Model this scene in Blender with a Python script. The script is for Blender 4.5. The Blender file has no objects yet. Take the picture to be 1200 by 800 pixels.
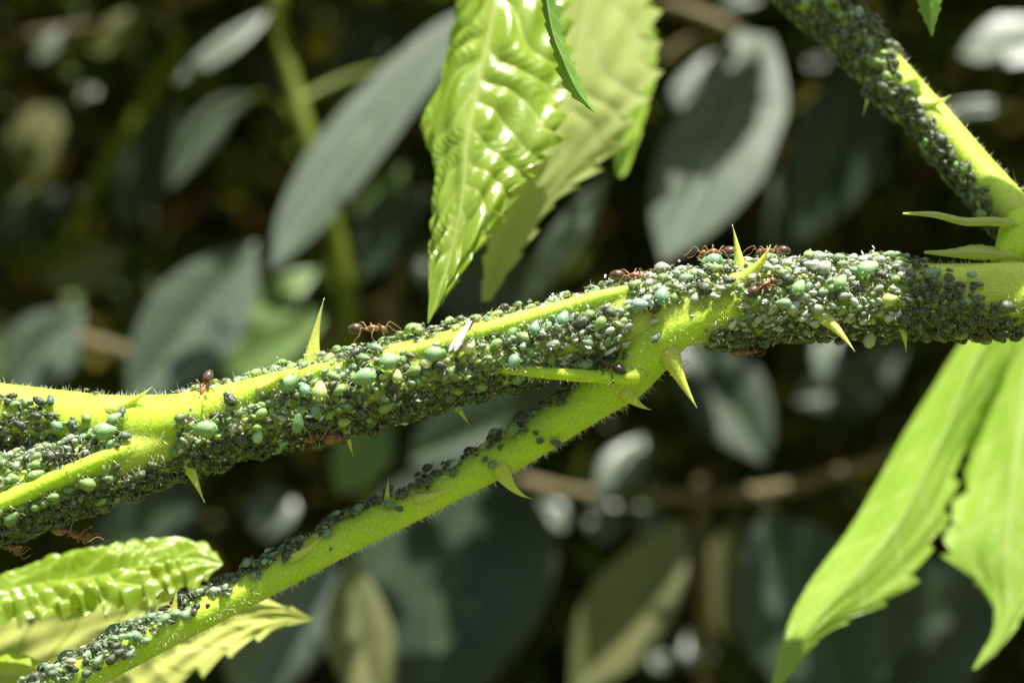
import bpy, math, random
import numpy as np
from mathutils import Vector, Matrix
from mathutils.bvhtree import BVHTree

random.seed(7); np.random.seed(7)
SC = bpy.context.scene
COL = SC.collection
CAM_D = 35.0            # distance camera - plane of focus; the frame is 12 units wide there

# ------------------------------------------------------------------ camera
cd = bpy.data.cameras.new('camera'); cam = bpy.data.objects.new('camera', cd); COL.objects.link(cam)
cam.location = (0, -CAM_D, 0); cam.rotation_euler = (math.radians(90), 0, 0)
cd.sensor_width = 36; cd.lens = 105; cd.clip_start = 0.5; cd.clip_end = 2000
cd.dof.use_dof = True; cd.dof.focus_distance = CAM_D - 0.25; cd.dof.aperture_fstop = 0.100
SC.camera = cam

# ------------------------------------------------------------------ sky and sun
SUN = Vector((0.18, -0.15, 0.96)).normalized()      # direction towards the sun
elev = math.asin(SUN.z); azim = math.atan2(SUN.x, SUN.y)
w = bpy.data.worlds.new('World'); SC.world = w; w.use_nodes = True
nt = w.node_tree
sky = nt.nodes.new('ShaderNodeTexSky'); sky.sky_type = 'NISHITA'; sky.sun_disc = False
sky.sun_elevation = elev; sky.sun_rotation = azim; sky.dust_density = 4.0
bg = nt.nodes['Background']; bg.inputs['Strength'].default_value = 0.05
nt.links.new(sky.outputs[0], bg.inputs['Color'])
sl = bpy.data.lights.new('sun', 'SUN'); sl.energy = 5.0; sl.angle = math.radians(0.53); sl.color = (1.0, 0.95, 0.86)
so = bpy.data.objects.new('sun', sl); COL.objects.link(so)
so.rotation_euler = (-SUN).to_track_quat('-Z', 'Y').to_euler(); so.location = SUN * 60

# ------------------------------------------------------------------ exposure and renderer
vs = SC.view_settings; vs.view_transform = 'Standard'; vs.look = 'None'; vs.gamma = 1; vs.exposure = 1.35
SC.cycles.use_denoising = True
try: SC.cycles.denoiser = 'OPENIMAGEDENOISE'
except Exception: pass
SC.cycles.max_bounces = 6; SC.cycles.diffuse_bounces = 3; SC.cycles.glossy_bounces = 3; SC.cycles.transmission_bounces = 5
SC.cycles.sample_clamp_indirect = 6.0
SC.cycles.caustics_reflective = False; SC.cycles.caustics_refractive = False

# ------------------------------------------------------------------ helpers
def P(px, py, y=0.0):
    """a point that stands at depth y behind the plane of focus, from the photograph's pixels"""
    k = (CAM_D + y) / CAM_D / 100.0
    return Vector(((px - 600) * k, y, (400 - py) * k))

def tag(o, label=None, cat=None, group=None, kind=None):
    if label: o['label'] = label
    if cat: o['category'] = cat
    if group: o['group'] = group
    if kind: o['kind'] = kind
    return o

def empty(name, loc=(0, 0, 0)):
    o = bpy.data.objects.new(name, None); COL.objects.link(o); o.location = loc
    o.empty_display_size = 0.1
    return o

def mesh_of(verts, faces, mat=None, smooth=True, name='mesh', attr=None, col=None):
    me = bpy.data.meshes.new(name)
    me.from_pydata([tuple(v) for v in verts] if not isinstance(verts, np.ndarray) else verts.tolist(), [], faces)
    if smooth: me.polygons.foreach_set('use_smooth', [True] * len(me.polygons))
    if attr is not None:
        a = me.attributes.new('vein', 'FLOAT', 'POINT'); a.data.foreach_set('value', np.asarray(attr, dtype=np.float32))
    if col is not None:
        a = me.attributes.new('tint', 'FLOAT_COLOR', 'POINT')
        c4 = np.ones((len(col), 4), dtype=np.float32); c4[:, :3] = col
        a.data.foreach_set('color', c4.ravel())
    if mat: me.materials.append(mat)
    me.update()
    return me

def link(name, me, parent=None):
    o = bpy.data.objects.new(name, me); COL.objects.link(o)
    if parent:
        o.parent = parent
        o.matrix_parent_inverse = Matrix.Identity(4)
    return o

def part_at(name, me, parent):
    """mesh given in world coordinates, as a child of an unrotated empty"""
    o = link(name, me, parent); o.location = -Vector(parent.location)
    return o

def spline(pts, n):
    """Catmull-Rom through rows of numbers"""
    p = np.array(pts, dtype=float)
    if len(p) == 2:
        t = np.linspace(0, 1, n)[:, None]; return p[0] * (1 - t) + p[1] * t
    q = np.vstack([2 * p[0] - p[1], p, 2 * p[-1] - p[-2]])
    d = np.linalg.norm(np.diff(p[:, :3], axis=0), axis=1) + 1e-6
    cum = np.concatenate([[0], np.cumsum(d)]); s = np.linspace(0, cum[-1], n)
    out = []
    for x in s:
        i = min(np.searchsorted(cum, x, side='right') - 1, len(p) - 2); t = (x - cum[i]) / d[i]
        a, b, c, e = q[i], q[i + 1], q[i + 2], q[i + 3]
        out.append(0.5 * (2 * b + (c - a) * t + (2 * a - 5 * b + 4 * c - e) * t * t + (3 * b - a - 3 * c + e) * t ** 3))
    return np.array(out)

def nrm(a): return a / (np.linalg.norm(a, axis=-1, keepdims=True) + 1e-12)

class Sweep:
    """a tube along a path, with a direction towards the camera as angle 0 and upwards as angle 90"""
    def __init__(s, pts, n=120, m=28, ridge=0.0, nrid=5, phase=0.0, wob=0.0, flat=1.0):
        a = spline(pts, n); s.c = a[:, :3]; s.r = np.maximum(a[:, 3], 0.002)
        t = nrm(np.gradient(s.c, axis=0)); f = np.array([0, -1.0, 0])
        n1 = nrm(f - (t @ f)[:, None] * t); n2 = np.cross(n1, t)
        if n2[:, 2].mean() < 0: n2 = -n2
        s.t, s.n1, s.n2, s.n, s.m = t, n1, n2, n, m
        s.ridge, s.nrid, s.phase, s.wob, s.flat = ridge, nrid, phase, wob, flat
        s.ph = np.random.rand(6) * 6.28
    def mult(s, u, th):
        k = 1 + s.ridge * np.cos(s.nrid * th + s.phase + 0.6 * np.sin(u * 5 + s.ph[0]))
        k = k + s.wob * (np.sin(u * 23 + s.ph[1] + 2 * np.cos(th)) + np.sin(u * 41 + s.ph[2] + 3 * np.sin(th)) * .6 + np.sin(u * 67 + 2 * th + s.ph[3]) * .4)
        return k
    def at(s, u, th):
        x = u * (s.n - 1); i = int(min(max(x, 0), s.n - 2)); f = x - i
        L = lambda A: A[i] * (1 - f) + A[i + 1] * f
        c, r, n1, n2, t = L(s.c), L(s.r), L(s.n1), L(s.n2), L(s.t)
        nn = math.cos(th) * n1 + math.sin(th) * n2
        return c + r * s.mult(u, th) * (math.cos(th) * s.flat * n1 + math.sin(th) * n2), nn, t
    def geo(s):
        th = np.arange(s.m) / s.m * 2 * math.pi
        V = []
        for i in range(s.n):
            k = s.r[i] * s.mult(i / (s.n - 1), th)
            V.append(s.c[i] + (k * np.cos(th) * s.flat)[:, None] * s.n1[i] + (k * np.sin(th))[:, None] * s.n2[i])
        V = np.vstack(V); F = []
        m = s.m
        flip = np.dot(np.cross(s.n1[0], s.n2[0]), s.t[0]) < 0
        for i in range(s.n - 1):
            for j in range(m):
                a, b = i * m + j, i * m + (j + 1) % m
                q = (a, b, b + m, a + m); F.append(q[::-1] if flip else q)
        e0 = list(range(m)); e1 = list(range((s.n - 1) * m, s.n * m))
        F.append(e0 if flip else e0[::-1]); F.append(e1[::-1] if flip else e1)
        return V, F

def pxpath(rows):
    """rows of (px, py, y, radius in px) -> world rows"""
    out = []
    for px, py, y, r in rows:
        k = (CAM_D + y) / CAM_D / 100
        out.append(tuple(P(px, py, y)) + (r * k,))
    return out

def tube_geo(pts, m=5, n=None):
    n = n or max(4, len(pts) * 4)
    return Sweep(pts, n=n, m=m).geo()

class Bag:
    """collects geometry for one mesh"""
    def __init__(s): s.V = []; s.F = []; s.C = []; s.k = 0; s.MI = []
    def add(s, V, F, col=None, mi=0):
        s.MI += list(mi) if isinstance(mi, (list, tuple)) else [mi] * len(F)
        V = np.asarray(V); s.V.append(V); s.F += [tuple(i + s.k for i in f) for f in F]; s.k += len(V)
        if col is not None: s.C.append(np.tile(np.asarray(col, dtype=float), (len(V), 1)) if np.ndim(col) == 1 else np.asarray(col))
    def mesh(s, mat, smooth=True, mat2=None):
        me = mesh_of(np.vstack(s.V), s.F, mat, smooth, col=np.vstack(s.C) if s.C else None)
        if mat2: me.materials.append(mat2); me.polygons.foreach_set('material_index', s.MI)
        return me

# ------------------------------------------------------------------ materials
def newmat(name):
    m = bpy.data.materials.new(name); m.use_nodes = True
    return m, m.node_tree, m.node_tree.nodes['Principled BSDF'], m.node_tree.nodes['Material Output']

def noise(nt, scale, detail=3, obj=True):
    tc = nt.nodes.new('ShaderNodeTexCoord'); nz = nt.nodes.new('ShaderNodeTexNoise')
    nz.inputs['Scale'].default_value = scale; nz.inputs['Detail'].default_value = detail
    nt.links.new(tc.outputs['Object'], nz.inputs['Vector'])
    return nz

def ramp(nt, src, stops):
    r = nt.nodes.new('ShaderNodeValToRGB'); e = r.color_ramp.elements
    while len(e) < len(stops): e.new(0.5)
    for i, (p, c) in enumerate(stops): e[i].position = p; e[i].color = tuple(c) + (1,)
    nt.links.new(src, r.inputs[0]); return r

def mixc(nt, f, a, b, mode='MIX'):
    m = nt.nodes.new('ShaderNodeMix'); m.data_type = 'RGBA'; m.blend_type = mode
    for v, i in ((f, 0), (a, 6), (b, 7)):
        if isinstance(v, (int, float)): m.inputs[i].default_value = v
        elif isinstance(v, tuple): m.inputs[i].default_value = v + (1,) if len(v) == 3 else v
        else: nt.links.new(v, m.inputs[i])
    return m.outputs[2]

def bump(nt, b, src, strength, dist=0.02):
    bp = nt.nodes.new('ShaderNodeBump'); bp.inputs['Strength'].default_value = strength; bp.inputs['Distance'].default_value = dist
    nt.links.new(src, bp.inputs['Height']); nt.links.new(bp.outputs[0], b.inputs['Normal']); return bp

def stem_mat(name, c0, c1, sss=0.6, rough=0.5, spots=None):
    m, nt, b, out = newmat(name)
    n1 = noise(nt, 1.6, 5); r = ramp(nt, n1.outputs[0], [(0.35, c0), (0.65, c1)])
    col = r.outputs[0]
    if spots:
        n3 = noise(nt, 9, 4); r3 = ramp(nt, n3.outputs[0], [(0.60, (0, 0, 0)), (0.70, (1, 1, 1))])
        col = mixc(nt, r3.outputs[0], col, spots)
    n4 = noise(nt, 38, 3); r4 = ramp(nt, n4.outputs[0], [(0.38, (.80, .80, .72)), (0.62, (1.0, 1.0, 1.0))]); col = mixc(nt, 1.0, col, r4.outputs[0], 'MULTIPLY')
    nt.links.new(col, b.inputs['Base Color'])
    b.inputs['Roughness'].default_value = rough; b.inputs['Specular IOR Level'].default_value = 0.22
    b.inputs['Subsurface Weight'].default_value = sss; b.inputs['Subsurface Scale'].default_value = 0.28
    b.inputs['Subsurface Radius'].default_value = (0.8, 1.0, 0.25)
    n2 = noise(nt, 26, 4); bump(nt, b, n2.outputs[0], 0.35, 0.03)
    return m

def leaf_mat(name, c0, c1, vein, trans, tw=0.35, rough=0.4, spec=0.5, scale=1.5, bstr=0.2, coat=0.0):
    m, nt, b, out = newmat(name)
    n1 = noise(nt, scale, 5); r = ramp(nt, n1.outputs[0], [(0.3, c0), (0.7, c1)])
    at = nt.nodes.new('ShaderNodeAttribute'); at.attribute_name = 'vein'
    c = mixc(nt, at.outputs['Fac'], r.outputs[0], vein)
    nt.links.new(c, b.inputs['Base Color']); b.inputs['Roughness'].default_value = rough
    b.inputs['Specular IOR Level'].default_value = spec; b.inputs['Coat Weight'].default_value = coat; b.inputs['Coat Roughness'].default_value = 0.25
    n2 = noise(nt, 14, 5); bump(nt, b, n2.outputs[0], bstr, 0.05)
    tr = nt.nodes.new('ShaderNodeBsdfTranslucent'); ct = mixc(nt, at.outputs['Fac'], trans, vein); nt.links.new(ct, tr.inputs[0])
    mx = nt.nodes.new('ShaderNodeMixShader'); mx.inputs[0].default_value = tw
    nt.links.new(b.outputs[0], mx.inputs[1]); nt.links.new(tr.outputs[0], mx.inputs[2]); nt.links.new(mx.outputs[0], out.inputs[0])
    return m

def critter_mat(name, src, bloom=0.22, rough=0.42, sss=0.35):
    m, nt, b, out = newmat(name)
    if src == 'object':
        oi = nt.nodes.new('ShaderNodeObjectInfo'); c = oi.outputs['Color']
    else:
        at = nt.nodes.new('ShaderNodeAttribute'); at.attribute_name = 'tint'; c = at.outputs['Color']
    n1 = noise(nt, 9.0 if src == 'object' else 30.0, 4)
    geo = nt.nodes.new('ShaderNodeNewGeometry')
    r = ramp(nt, n1.outputs[0], [(0.46, (0, 0, 0)), (0.66, (bloom,) * 3)])
    c2 = mixc(nt, r.outputs[0], c, (0.58, 0.63, 0.57))
    nt.links.new(c2, b.inputs['Base Color']); b.inputs['Roughness'].default_value = rough
    b.inputs['Specular IOR Level'].default_value = 0.45
    b.inputs['Subsurface Weight'].default_value = sss; b.inputs['Subsurface Scale'].default_value = 0.05
    b.inputs['Subsurface Radius'].default_value = (0.7, 1.0, 0.4)
    bump(nt, b, n1.outputs[0], 0.3, 0.05 if src == 'object' else 0.01)
    return m

M = {}
M['stem'] = stem_mat('green_cane', (0.45, 0.60, 0.06), (0.53, 0.66, 0.11), spots=(0.43, 0.57, 0.07))
M['petiole'] = stem_mat('green_petiole', (0.47, 0.67, 0.05), (0.53, 0.71, 0.07))
M['thorn'] = stem_mat('pale_thorn', (0.52, 0.60, 0.10), (0.58, 0.64, 0.16), sss=0.5, rough=0.35)
M['hair'] = stem_mat('white_hair', (0.75, 0.77, 0.62), (0.82, 0.84, 0.72), sss=0.0)
M['flake'] = stem_mat('shed_skin_flake', (0.66, 0.66, 0.62), (0.78, 0.78, 0.76), sss=0.1)
M['leaf'] = leaf_mat('young_bramble_leaf', (0.20, 0.33, 0.025), (0.30, 0.42, 0.04), (0.46, 0.55, 0.14), (0.52, 0.66, 0.05), 0.44, 0.32, 0.9, bstr=0.14)
M['under'] = leaf_mat('bramble_leaf_underside', (0.46, 0.55, 0.18), (0.53, 0.61, 0.22), (0.60, 0.66, 0.30), (0.74, 0.80, 0.22), 0.58, 0.65, 0.25)
M['tipleaf'] = leaf_mat('young_leaf_tip', (0.12, 0.26, 0.05), (0.18, 0.34, 0.06), (0.35, 0.5, 0.15), (0.3, 0.5, 0.06), 0.3, 0.35, 0.6)
M['rleaf'] = leaf_mat('lime_bramble_leaf', (0.27, 0.45, 0.05), (0.34, 0.50, 0.07), (0.45, 0.58, 0.16), (0.46, 0.70, 0.06), 0.42, 0.4, 0.5)
M['grey'] = leaf_mat('grey_green_leaf', (0.075, 0.105, 0.075), (0.105, 0.14, 0.10), (0.15, 0.20, 0.13), (0.12, 0.20, 0.03), 0.16, 0.42, 0.7)
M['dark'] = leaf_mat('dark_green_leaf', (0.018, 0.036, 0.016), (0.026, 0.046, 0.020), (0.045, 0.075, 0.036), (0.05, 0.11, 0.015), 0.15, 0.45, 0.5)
M['olive'] = leaf_mat('olive_leaf', (0.12, 0.14, 0.05), (0.17, 0.18, 0.07), (0.2, 0.22, 0.1), (0.30, 0.32, 0.05), 0.3, 0.5, 0.4)
M['green'] = leaf_mat('mid_green_leaf', (0.10, 0.18, 0.045), (0.14, 0.23, 0.06), (0.2, 0.3, 0.1), (0.18, 0.34, 0.03), 0.25, 0.42, 0.55)
M['shoot'] = stem_mat('green_shoot', (0.09, 0.125, 0.012), (0.14, 0.17, 0.02), sss=0.0)
M['twig'] = stem_mat('brown_twig', (0.12, 0.10, 0.05), (0.20, 0.165, 0.09), sss=0.0, rough=0.7)
M['aphid'] = critter_mat('aphid_skin', 'object')
M['colony'] = critter_mat('aphid_colony_skin', 'tint')
M['glint'] = leaf_mat('waxy_leaf', (0.12, 0.15, 0.11), (0.18, 0.21, 0.15), (0.2, 0.25, 0.17), (0.2, 0.26, 0.08), 0.15, 0.2, 1.0, bstr=.03)
M['leg'] = stem_mat('aphid_leg', (0.34, 0.38, 0.20), (0.46, 0.48, 0.30), sss=0.0)
M['ant'] = critter_mat('ant_cuticle', 'tint', bloom=0.06, rough=0.22, sss=0.1)
M['antleg'] = stem_mat('ant_leg', (0.20, 0.115, 0.045), (0.34, 0.21, 0.09), sss=0.0, rough=0.3)
M['antdark'] = stem_mat('black_ant_leg', (0.03, 0.02, 0.015), (0.05, 0.035, 0.02), sss=0.0, rough=0.3)
M['drop'] = stem_mat('pale_leaf_scale', (0.38, 0.42, 0.26), (0.44, 0.47, 0.30), sss=0.3)

def far_mat():
    m, nt, b, out = newmat('hedge_foliage')
    at = nt.nodes.new('ShaderNodeAttribute'); at.attribute_name = 'tint'
    nt.links.new(at.outputs['Color'], b.inputs['Base Color']); b.inputs['Roughness'].default_value = 0.55
    b.inputs['Specular IOR Level'].default_value = 0.0
    tr = nt.nodes.new('ShaderNodeBsdfTranslucent'); c = mixc(nt, 1.0, at.outputs['Color'], (1.5, 1.7, 0.6), 'MULTIPLY'); nt.links.new(c, tr.inputs[0])
    mx = nt.nodes.new('ShaderNodeMixShader'); mx.inputs[0].default_value = 0.2
    nt.links.new(b.outputs[0], mx.inputs[1]); nt.links.new(tr.outputs[0], mx.inputs[2]); nt.links.new(mx.outputs[0], out.inputs[0])
    return m
M['far'] = far_mat()
def soil_mat(name='soil', c0=(0.005, 0.007, 0.003), c1=(0.012, 0.014, 0.006)):
    m, nt, b, out = newmat(name)
    n1 = noise(nt, 0.7, 8); r = ramp(nt, n1.outputs[0], [(0.3, c0), (0.7, c1)])
    nt.links.new(r.outputs[0], b.inputs['Base Color']); b.inputs['Roughness'].default_value = 0.9; b.inputs['Specular IOR Level'].default_value = 0.0
    bump(nt, b, n1.outputs[0], 0.8, 0.4); return m
M['soil'] = soil_mat()
M['grass'] = soil_mat('dry_grass', (0.085, 0.105, 0.026), (0.125, 0.14, 0.04))

# ------------------------------------------------------------------ the setting: ground rising into a bank
def make_ground():
    xs = np.concatenate([[-900, -300, -120], np.linspace(-60, 60, 49), [120, 300, 900]])
    for name, ys, mat in (('ground', np.concatenate([[-900, -300, -100, -40], np.linspace(-20, 10, 19)]), M['grass']), ('bank', np.concatenate([np.linspace(10, 60, 31), [120, 300, 900]]), M['soil'])):
        V = []; F = []
        for y in ys:
            for x in xs:
                t = min(max((y - 30) / 18, 0), 1); t = t * t * (3 - 2 * t)
                V.append((x, y, -14 + 28 * t + 0.9 * math.sin(x * .31 + y * .2) * math.cos(y * .23 - x * .11)))
        n = len(xs)
        for j in range(len(ys) - 1):
            for i in range(n - 1): F.append((j * n + i, j * n + i + 1, (j + 1) * n + i + 1, (j + 1) * n + i))
        tag(link(name, mesh_of(V, F, mat)), kind='structure')
make_ground()

# ------------------------------------------------------------------ leaf blades
def blade(L, Mi, R, nu=60, nv=16, teeth=0, tamp=0.12, nvein=7, vamp=0.0, slope=0.9, bow=0.0, quilt=0.0, cup=0.0, seed=0, tl=1.0, rough=0.0, rip=0.0, warp=0.0, pw=0.6):
    """a blade lofted between left margin, midrib and right margin (rows of world points); returns V, F, vein value, grid"""
    l, m, r = (spline([tuple(p) for p in c], nu) for c in (L, Mi, R))
    u = np.linspace(0, 1, nu); vs_ = np.linspace(-1, 1, 2 * nv + 1)
    rnd = np.random.RandomState(seed); jit = rnd.rand(64) * 0.5 + 0.75; rnd_ph = rnd.rand(8) * 6.28
    G = np.zeros((nu, 2 * nv + 1, 3)); H = np.zeros((nu, 2 * nv + 1)); A = np.zeros((nu, 2 * nv + 1))
    for k, v in enumerate(vs_):
        e = l if v < 0 else r; a = abs(v)
        sc = a
        if teeth:
            ph = u * teeth - a * 0.2; saw = 1 - (ph % 1.0); big = 0.5 + 0.5 * np.cos(2 * math.pi * ph / 4)
            j = jit[(ph.astype(int) + (7 if v < 0 else 0)) % 64]
            sc = a * (1 + tamp * (tl if v < 0 else 1.0) * (a ** 5) * (saw * j + 0.5 * big - 0.75))
            sc = np.asarray(sc)[:, None]
        G[:, k] = m + (e - m) * sc
        sd_ = 0 if v < 0 else 3
        uw = u + warp / nvein * (np.sin(u * 11 + rnd_ph[sd_]) + .7 * np.sin(u * 23 + a * 2 + rnd_ph[sd_ + 1])) + (warp * .5 / nvein if v < 0 else 0)
        ph = uw * nvein - slope * a * (1 + warp * .25 * np.sin(u * 7 + rnd_ph[sd_ + 2]))
        s = np.abs(np.sin(math.pi * ph)) ; q = np.abs(np.sin(math.pi * (a * 3.2 + 0.35 * ph)))
        env = np.minimum(1, a * 5) * np.minimum(1, (1 - u) * 6 + .1)
        H[:, k] = env * (vamp * (.6 + .4 * np.sin(u * 9 + 3 * a + rnd_ph[6]) if warp else vamp) * (s ** pw) * (1 - quilt + quilt * q ** 0.6)) + bow * 4 * a * (1 - a) * np.sin(math.pi * np.clip(u, 0, 1)) + cup * a * a
        if rip:
            H[:, k] += env * rip * np.abs(np.sin(math.pi * (a * 9 + 1.7 * np.sin(ph * 2.1) + ph * .4))) * (s ** .5)
        if rough:
            H[:, k] += rough * env * sum(np.sin(u * f1 + v * f2 + rnd_ph[q_]) for q_, (f1, f2) in enumerate(((9, 3), (17, -7), (31, 11), (23, 17)))) / 2
        A[:, k] = np.maximum(np.clip(1 - s * 5, 0, 1), np.clip(1 - a * 18, 0, 1))
    du = np.gradient(G, axis=0); dv = np.gradient(G, axis=1); N = nrm(np.cross(du, dv))
    if N[:, :, 1].mean() > 0: N = -N
    G = G + N * H[:, :, None]
    W = 2 * nv + 1
    F = [(i * W + j, i * W + j + 1, (i + 1) * W + j + 1, (i + 1) * W + j) for i in range(nu - 1) for j in range(W - 1)]
    return G.reshape(-1, 3), F, A.ravel(), G, N

def rows(lst): return [P(*r) for r in lst]

def fg_leaf(name, label, L, Mi, R, mat, cat='leaf', group=None, veins=True, rib=0.02, **kw):
    V, F, A, G, N = blade(rows(L), rows(Mi), rows(R), **kw)
    root = empty(name, P(*Mi[0])); tag(root, label, cat, group)
    bl = part_at('blade', mesh_of(V, F, mat, attr=A), root)
    nu, W = G.shape[:2]; c = W // 2
    idx = list(range(0, nu, max(1, nu // 24)))
    pts = [tuple(G[i, c] - N[i, c] * rib * .2) + (rib * (1 - 0.8 * i / nu),) for i in idx]
    V2, F2 = tube_geo(pts, 6, 48); part_at('midrib', mesh_of(V2, F2, mat, attr=np.ones(len(V2))), root)
    if veins:
        nvein = kw.get('nvein', 7); slope = kw.get('slope', .9)
        for side in (-1, 1):
            for k in range(0, nvein):
                pts = []
                for a in np.linspace(0.02, 0.93, 9):
                    u = (k + slope * a) / nvein
                    if u > 0.97: break
                    i = int(u * (nu - 1)); j = c + side * int(round(a * c))
                    pts.append(tuple(G[i, j] - N[i, j] * rib * .3) + (rib * .55 * (1 - .7 * a),))
                if len(pts) > 3:
                    V2, F2 = tube_geo(pts, 5, 20); link('vein', mesh_of(V2, F2, mat, attr=np.ones(len(V2))), bl)
    return root

def deep(y): return y + 2.4 if y < 11 else y + 1.2

def bg_leaf(label, path, widths, mat, roll=0.0, tilt=0.45, fold=0.25, cat='leaf', group='leaves of the shaded bush behind the stem', name='leaf', bow=0.05, nu=26, nv=7, vamp=0.015):
    """path rows (px, py), y of the first row given by path[0][2]; widths are half widths in px; the blade leans by tilt"""
    y0 = deep(path[0][2]); py0 = np.mean([p[1] for p in path]); pts = []
    for p in path:
        y = y0 + tilt * (py0 - p[1]) / 100 + (p[3] if len(p) > 3 else 0)
        pts.append(np.array(P(p[0], p[1], y)))
    pts = spline([tuple(p) for p in pts], 9); ws = np.interp(np.linspace(0, 1, 9), np.linspace(0, 1, len(widths)), widths)
    t = nrm(np.gradient(pts, axis=0)); L = []; R = []
    nd = nrm(np.array([0, -1.0, tilt]))
    for i in range(9):
        c = np.cross(t[i], nd); c /= np.linalg.norm(c); n = np.cross(c, t[i])
        a = math.radians(roll); side = c * math.cos(a) + n * math.sin(a); nn = n * math.cos(a) - c * math.sin(a)
        w_ = ws[i] / 100 * (CAM_D + y0) / CAM_D
        L.append(pts[i] - side * w_ - nn * -fold * w_); R.append(pts[i] + side * w_ + nn * fold * w_)
    V, F, A, G, N = blade(L, list(pts), R, nu=nu, nv=nv, nvein=6, vamp=vamp, bow=bow, seed=len(bpy.data.meshes))
    root = empty(name, pts[0]); tag(root, label, cat, group)
    part_at('blade', mesh_of(V, F, mat, attr=A), root)
    mid = [tuple(p + N[0, 7] * -0.01) + (0.035 * (1 - .75 * i / 8),) for i, p in enumerate(pts)]
    V2, F2 = tube_geo(mid, 6, 24); part_at('midrib', mesh_of(V2, F2, mat, attr=np.ones(len(V2))), root)
    return root

# background patches kept sunlit by gaps cut in the added canopy: (px, py, y, radius px)
LIT = []
def lit(px, py, y, r):
    if y > 5.5: y = deep(y)
    LIT.append((P(px, py, y), r / 100 * (CAM_D + y) / CAM_D))

GL = [0.0, 0.55, 0.9, 1.0, 0.9, 0.6, 0.0]
def wd(w, prof=GL): return [w * p for p in prof]
BG = bg_leaf
BG('long grey-green lance-shaped leaf hanging diagonally left of the crinkled bramble leaf', [(568, 8, 7), (500, 72), (420, 168), (368, 240), (318, 318)], [8, 26, 34, 40, 44, 40, 30, 0], M['grey'], roll=-12, tilt=.5)
BG('small narrow pale leaf near the top left, right of the bokeh spots', [(316, 14, 9), (262, 58), (204, 98)], wd(17), M['grey'], tilt=.82)
BG('narrow grey leaf arching from the green shoot, below the small pale leaf', [(300, 112, 9.5), (262, 128), (228, 170), (198, 222)], wd(20), M['grey'], tilt=.3, roll=20)
BG('broad blurred grey-green leaf sloping behind the upper left stem', [(300, 285, 8), (235, 370), (150, 475)], wd(58), M['grey'], tilt=.35, roll=8)
BG('pale blurred leaf under the tip of the long lance-shaped leaf', [(372, 316, 8.5), (320, 350), (262, 385)], wd(26), M['green'], tilt=.6)
BG('mid-green blurred leaf just behind the upright thorn', [(385, 360, 9.5), (330, 400), (250, 450)], wd(32), M['green'], tilt=.4)
BG('grey leaf at the left edge beside the brown twig', [(98, 362, 9), (50, 410), (10, 468)], wd(42), M['grey'], tilt=.3, roll=10)
BG('yellow-green leaf edge at the far left above the upper stem', [(20, 380, 10), (0, 425), (-30, 470)], wd(34), M['green'], tilt=.4)
BG('dull tan-olive leaf at the left edge in the upper half', [(60, 118, 13), (45, 165), (38, 218)], wd(34), M['olive'], tilt=.3)
BG('broad hanging leaf with a bright sunlit lower half right of the bramble leaf', [(885, 40, 7.5), (866, 130), (818, 220), (776, 308)], [20, 44, 58, 64, 58, 40, 0], M['grey'], roll=0, tilt=.55, fold=.12)
BG('leaf with a small bright patch above the broad sunlit leaf', [(905, 60, 9.5), (830, 105), (775, 128)], wd(38), M['grey'], tilt=.82)
BG('very dark leaf hanging in the upper right, between two sunlit leaves', [(1010, 60, 9), (985, 160), (935, 285)], wd(55), M['dark'], tilt=.2)
BG('glaring white sunlit leaf at the right edge near the top', [(1240, 30, 10), (1180, 55), (1125, 65)], wd(40), M['grey'], tilt=.85)
BG('narrow pale leaf sliver behind the upper right stem', [(1190, 122, 9), (1150, 128), (1095, 132)], wd(12), M['grey'], tilt=.5)
BG('narrow dark leaf with pale edge behind the second bramble leaf', [(712, 205, 6), (665, 275), (605, 362)], wd(22), M['grey'], tilt=.3, roll=30)
BG('dark leaf seen behind the tip of the crinkled bramble leaf', [(480, 300, 9), (560, 330), (650, 350)], wd(55), M['dark'], tilt=.2)
BG('large rounded dark leaf in the bottom centre with a pale sun streak', [(560, 560, 8), (535, 660), (500, 850)], [60, 108, 118, 112, 95, 60, 20], M['dark'], tilt=.4, fold=.18)
BG('pale olive leaf at the bottom edge left of the large dark leaf', [(412, 650, 6), (420, 740), (450, 850)], wd(40), M['olive'], tilt=.4)
BG('tan-olive drooping leaf at the bottom right of the large dark leaf', [(800, 610, 8), (748, 700), (672, 815)], [5, 30, 44, 52, 50, 30, 5], M['olive'], tilt=.35, fold=.35)
BG('grey-green leaf behind the lower left petiole', [(395, 640, 8), (330, 730), (280, 830)], wd(62), M['grey'], tilt=.25)
BG('dark teal leaf filling the gap between stem and petiole', [(700, 440, 7), (600, 490), (470, 540)], wd(60), M['dark'], tilt=.3)
BG('dark leaf with long pale sun stripes below the forked thorns', [(800, 380, 9), (845, 460), (900, 545)], wd(50), M['dark'], tilt=.6)
BG('small sunlit leaf hanging above the brown branch', [(752, 512, 9), (728, 550), (702, 585)], wd(26), M['grey'], tilt=.85)
BG('sunlit leaf tip under the brown branch, left one of the pair', [(705, 575, 9.4), (706, 610), (710, 640)], wd(22), M['grey'], tilt=.82)
BG('sunlit leaf tip under the brown branch, right one of the pair', [(762, 570, 9.4), (760, 600), (756, 634)], wd(17), M['grey'], tilt=.82)
BG('rounded sunlit leaf tip left of the pair, below the hooked petiole thorn', [(662, 620, 10), (645, 603), (630, 588)], wd(20), M['grey'], tilt=.82)
BG('rounded white sunlit leaf under the left part of the main stem', [(318, 568, 11), (318, 602), (310, 632)], wd(30), M['grey'], tilt=.85)
BG('narrow pale leaf hanging below the curved yellow thorn', [(972, 375, 9), (968, 410), (962, 446)], wd(17), M['grey'], tilt=.82)
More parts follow.
